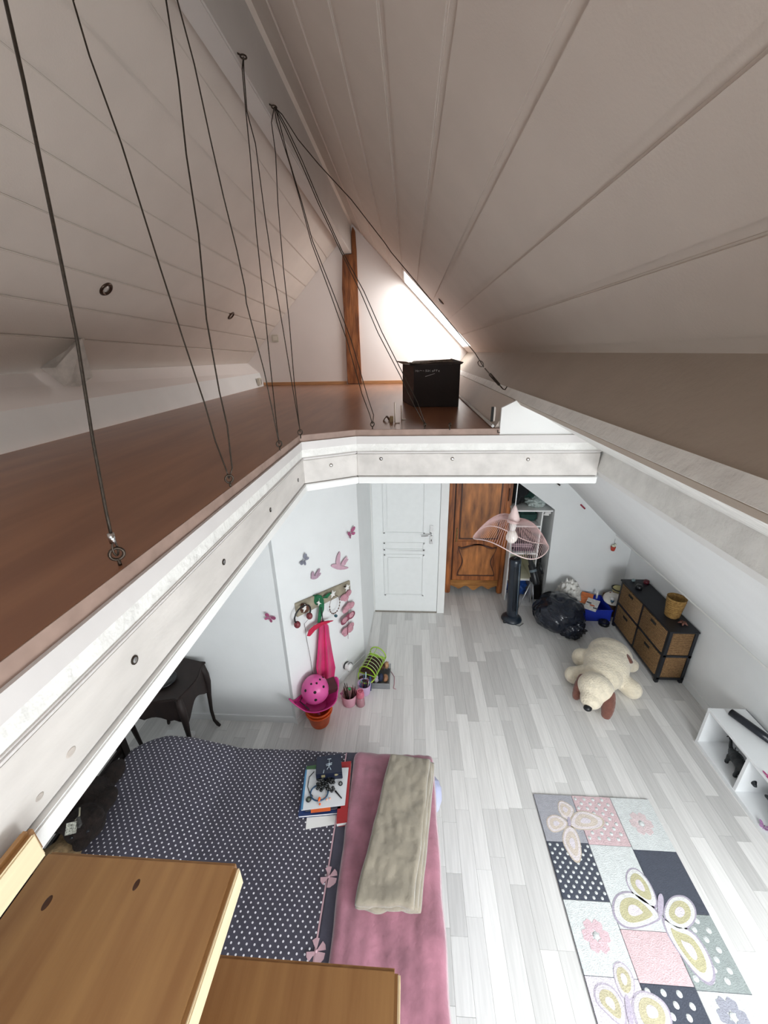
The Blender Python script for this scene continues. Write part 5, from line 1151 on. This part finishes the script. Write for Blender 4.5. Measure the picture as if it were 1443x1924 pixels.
one('paint_tube', 'navy blue tube leaning in front of the clear tray', 'tube', MB().tube([V((-.355, 2.77, .01)), V((-.35, 2.80, .15))], [.012, .010], 8), mat('tube_navy', '#1e3b6e', .4))
# clear tray with odds and ends; green bug cage lying on it
ty = thing('clear_tray', 'clear plastic tray of odds and ends on the floor by the oblique wall', 'tray', (-.28, 2.93, 0))
pl_ = mat('clear_tray', '#eef1f4', .15, var=.01, trans=.8); tx0, tx1, ty0, ty1 = -.40, -.17, 2.80, 3.06
ob('bottom', MB().bb((tx0, ty0, 0), (tx1, ty1, .004)), pl_, ty)
for a, b_ in (((tx0, ty0), (tx1, ty0+.004)), ((tx0, ty1-.004), (tx1, ty1)), ((tx0, ty0), (tx0+.004, ty1)), ((tx1-.004, ty0), (tx1, ty1))): ob('tray_wall', MB().bb((a[0], a[1], .002), (b_[0], b_[1], .065)), pl_, ty)
oc = ['#7a4a38', '#c9c2cc', '#2b3450', '#a87a5a', '#d6a9b4', '#8a8f94', '#5c3c30', '#b98f6a']
for k in range(8):
    rr = random.Random(k); lump('small_item', ['rust brown lump', 'pale grey lump', 'navy lump', 'tan lump', 'light pink lump', 'mid grey lump', 'dark brown lump', 'sandy lump'][k]+' among the odds and ends in the clear tray', 'trinket', (tx0+.05+.045*(k % 4), ty0+.06+.12*(k//4)+.01*k, .045+.008*(k % 3)), (.024, .034, .035), mat('odd'+oc[k], oc[k], .6, var=.2, scale=30), k, .35, 'odds and ends in the clear tray', seg=12)
gre = mat('lime_plastic', '#a5cf3e', .35, var=.04)
ca = V((-.385, 2.86, .115)); cd_ = V((.10, .26, .04)).normalized(); sdv = cd_.cross(V((0, 0, 1))).normalized(); upv = sdv.cross(cd_)
t = thing('bug_cage', 'lime green barred cage lying on its back over the tray with brown lining', 'cage', ca-V((0, 0, .05)))
def arch(k, w_=.085, h_=.105): return [ca+cd_*k+sdv*(w_*math.cos(a))+upv*(h_*math.sin(a)) for a in [i*math.pi/14 for i in range(15)]]
ob('front_hoop', MB().tube(arch(0), .006, 8), gre, t); ob('front_bar', MB().tube([arch(0)[0], arch(0)[-1]], .006, 8), gre, t)
ob('handle', MB().tube([ca-sdv*.085]+[ca-cd_*.012+sdv*(-.085*math.cos(a))-V((0, 0, .0))+(-cd_*.075-upv*.02)*math.sin(a) for a in [i*math.pi/12 for i in range(13)]], .006, 8), gre, t)
for k in range(1, 7): ob('bar', MB().tube(arch(.035*k), .0025, 6), mat('lime_pale', '#c4dba0', .4), t)
ob('back_hoop', MB().tube(arch(.245), .006, 8), gre, t)
for a in (0, 7, 14): ob('side_rail', MB().tube([arch(0)[a], arch(.245)[a]], .004 if a != 7 else .003, 6), gre, t)
ob('base', MB().slab([ca-sdv*.085, ca+sdv*.085, ca+sdv*.085+cd_*.245, ca-sdv*.085+cd_*.245], -upv*.02), gre, t, bev=.004)
lin_ = mat('dark_brown_tray', '#432a22', .7, var=.15)
ob('lining', MB().slab([ca-sdv*.075+upv*.004, ca+sdv*.075+upv*.004, ca+sdv*.075+cd_*.20+upv*.004, ca-sdv*.075+cd_*.20+upv*.004], upv*.012), lin_, t)
for i in range(3):
    for j in range(3): ob('cell', MB().lathe(ca+cd_*(.035+.06*j)+sdv*(-.05+.05*i)+upv*.016, [(.020, 0), (.022, .012), (.014, .014), (.010, .004)], 14, upv), lin_, t)
ob('end_flap', MB().lathe(ca-cd_*.038-upv*.012, [(.066, 0), (.066, .006), (0, .006)], 24, upv, sx=1, sy=.55), lin_, t)
one('pink_string', 'thin pink cord on the floor right of the clear tray', 'string', MB().tube([az(*q, .004) for q in ((735, 1262), (741, 1272), (741, 1285), (739, 1293), (744, 1295))], .003, 5), mat('cord_pink', '#c98f9c', .7))
# marker strip and plug under the bedside table
one('power_strip', 'pale power strip with leads on the floor behind the bed under the table', 'power strip', MB().bb((-2.02, 2.20, 0), (-1.78, 2.26, .04)), white, bev=.006)
bpy.data.objects['black_cord'].name = 'curved_ribbon'
for n in ('curved_ribbon',): bpy.data.objects[n]['category'] = 'ribbon'; bpy.data.objects[n]['label'] = 'black curved ribbon lying around the teal bangle on the magazine'
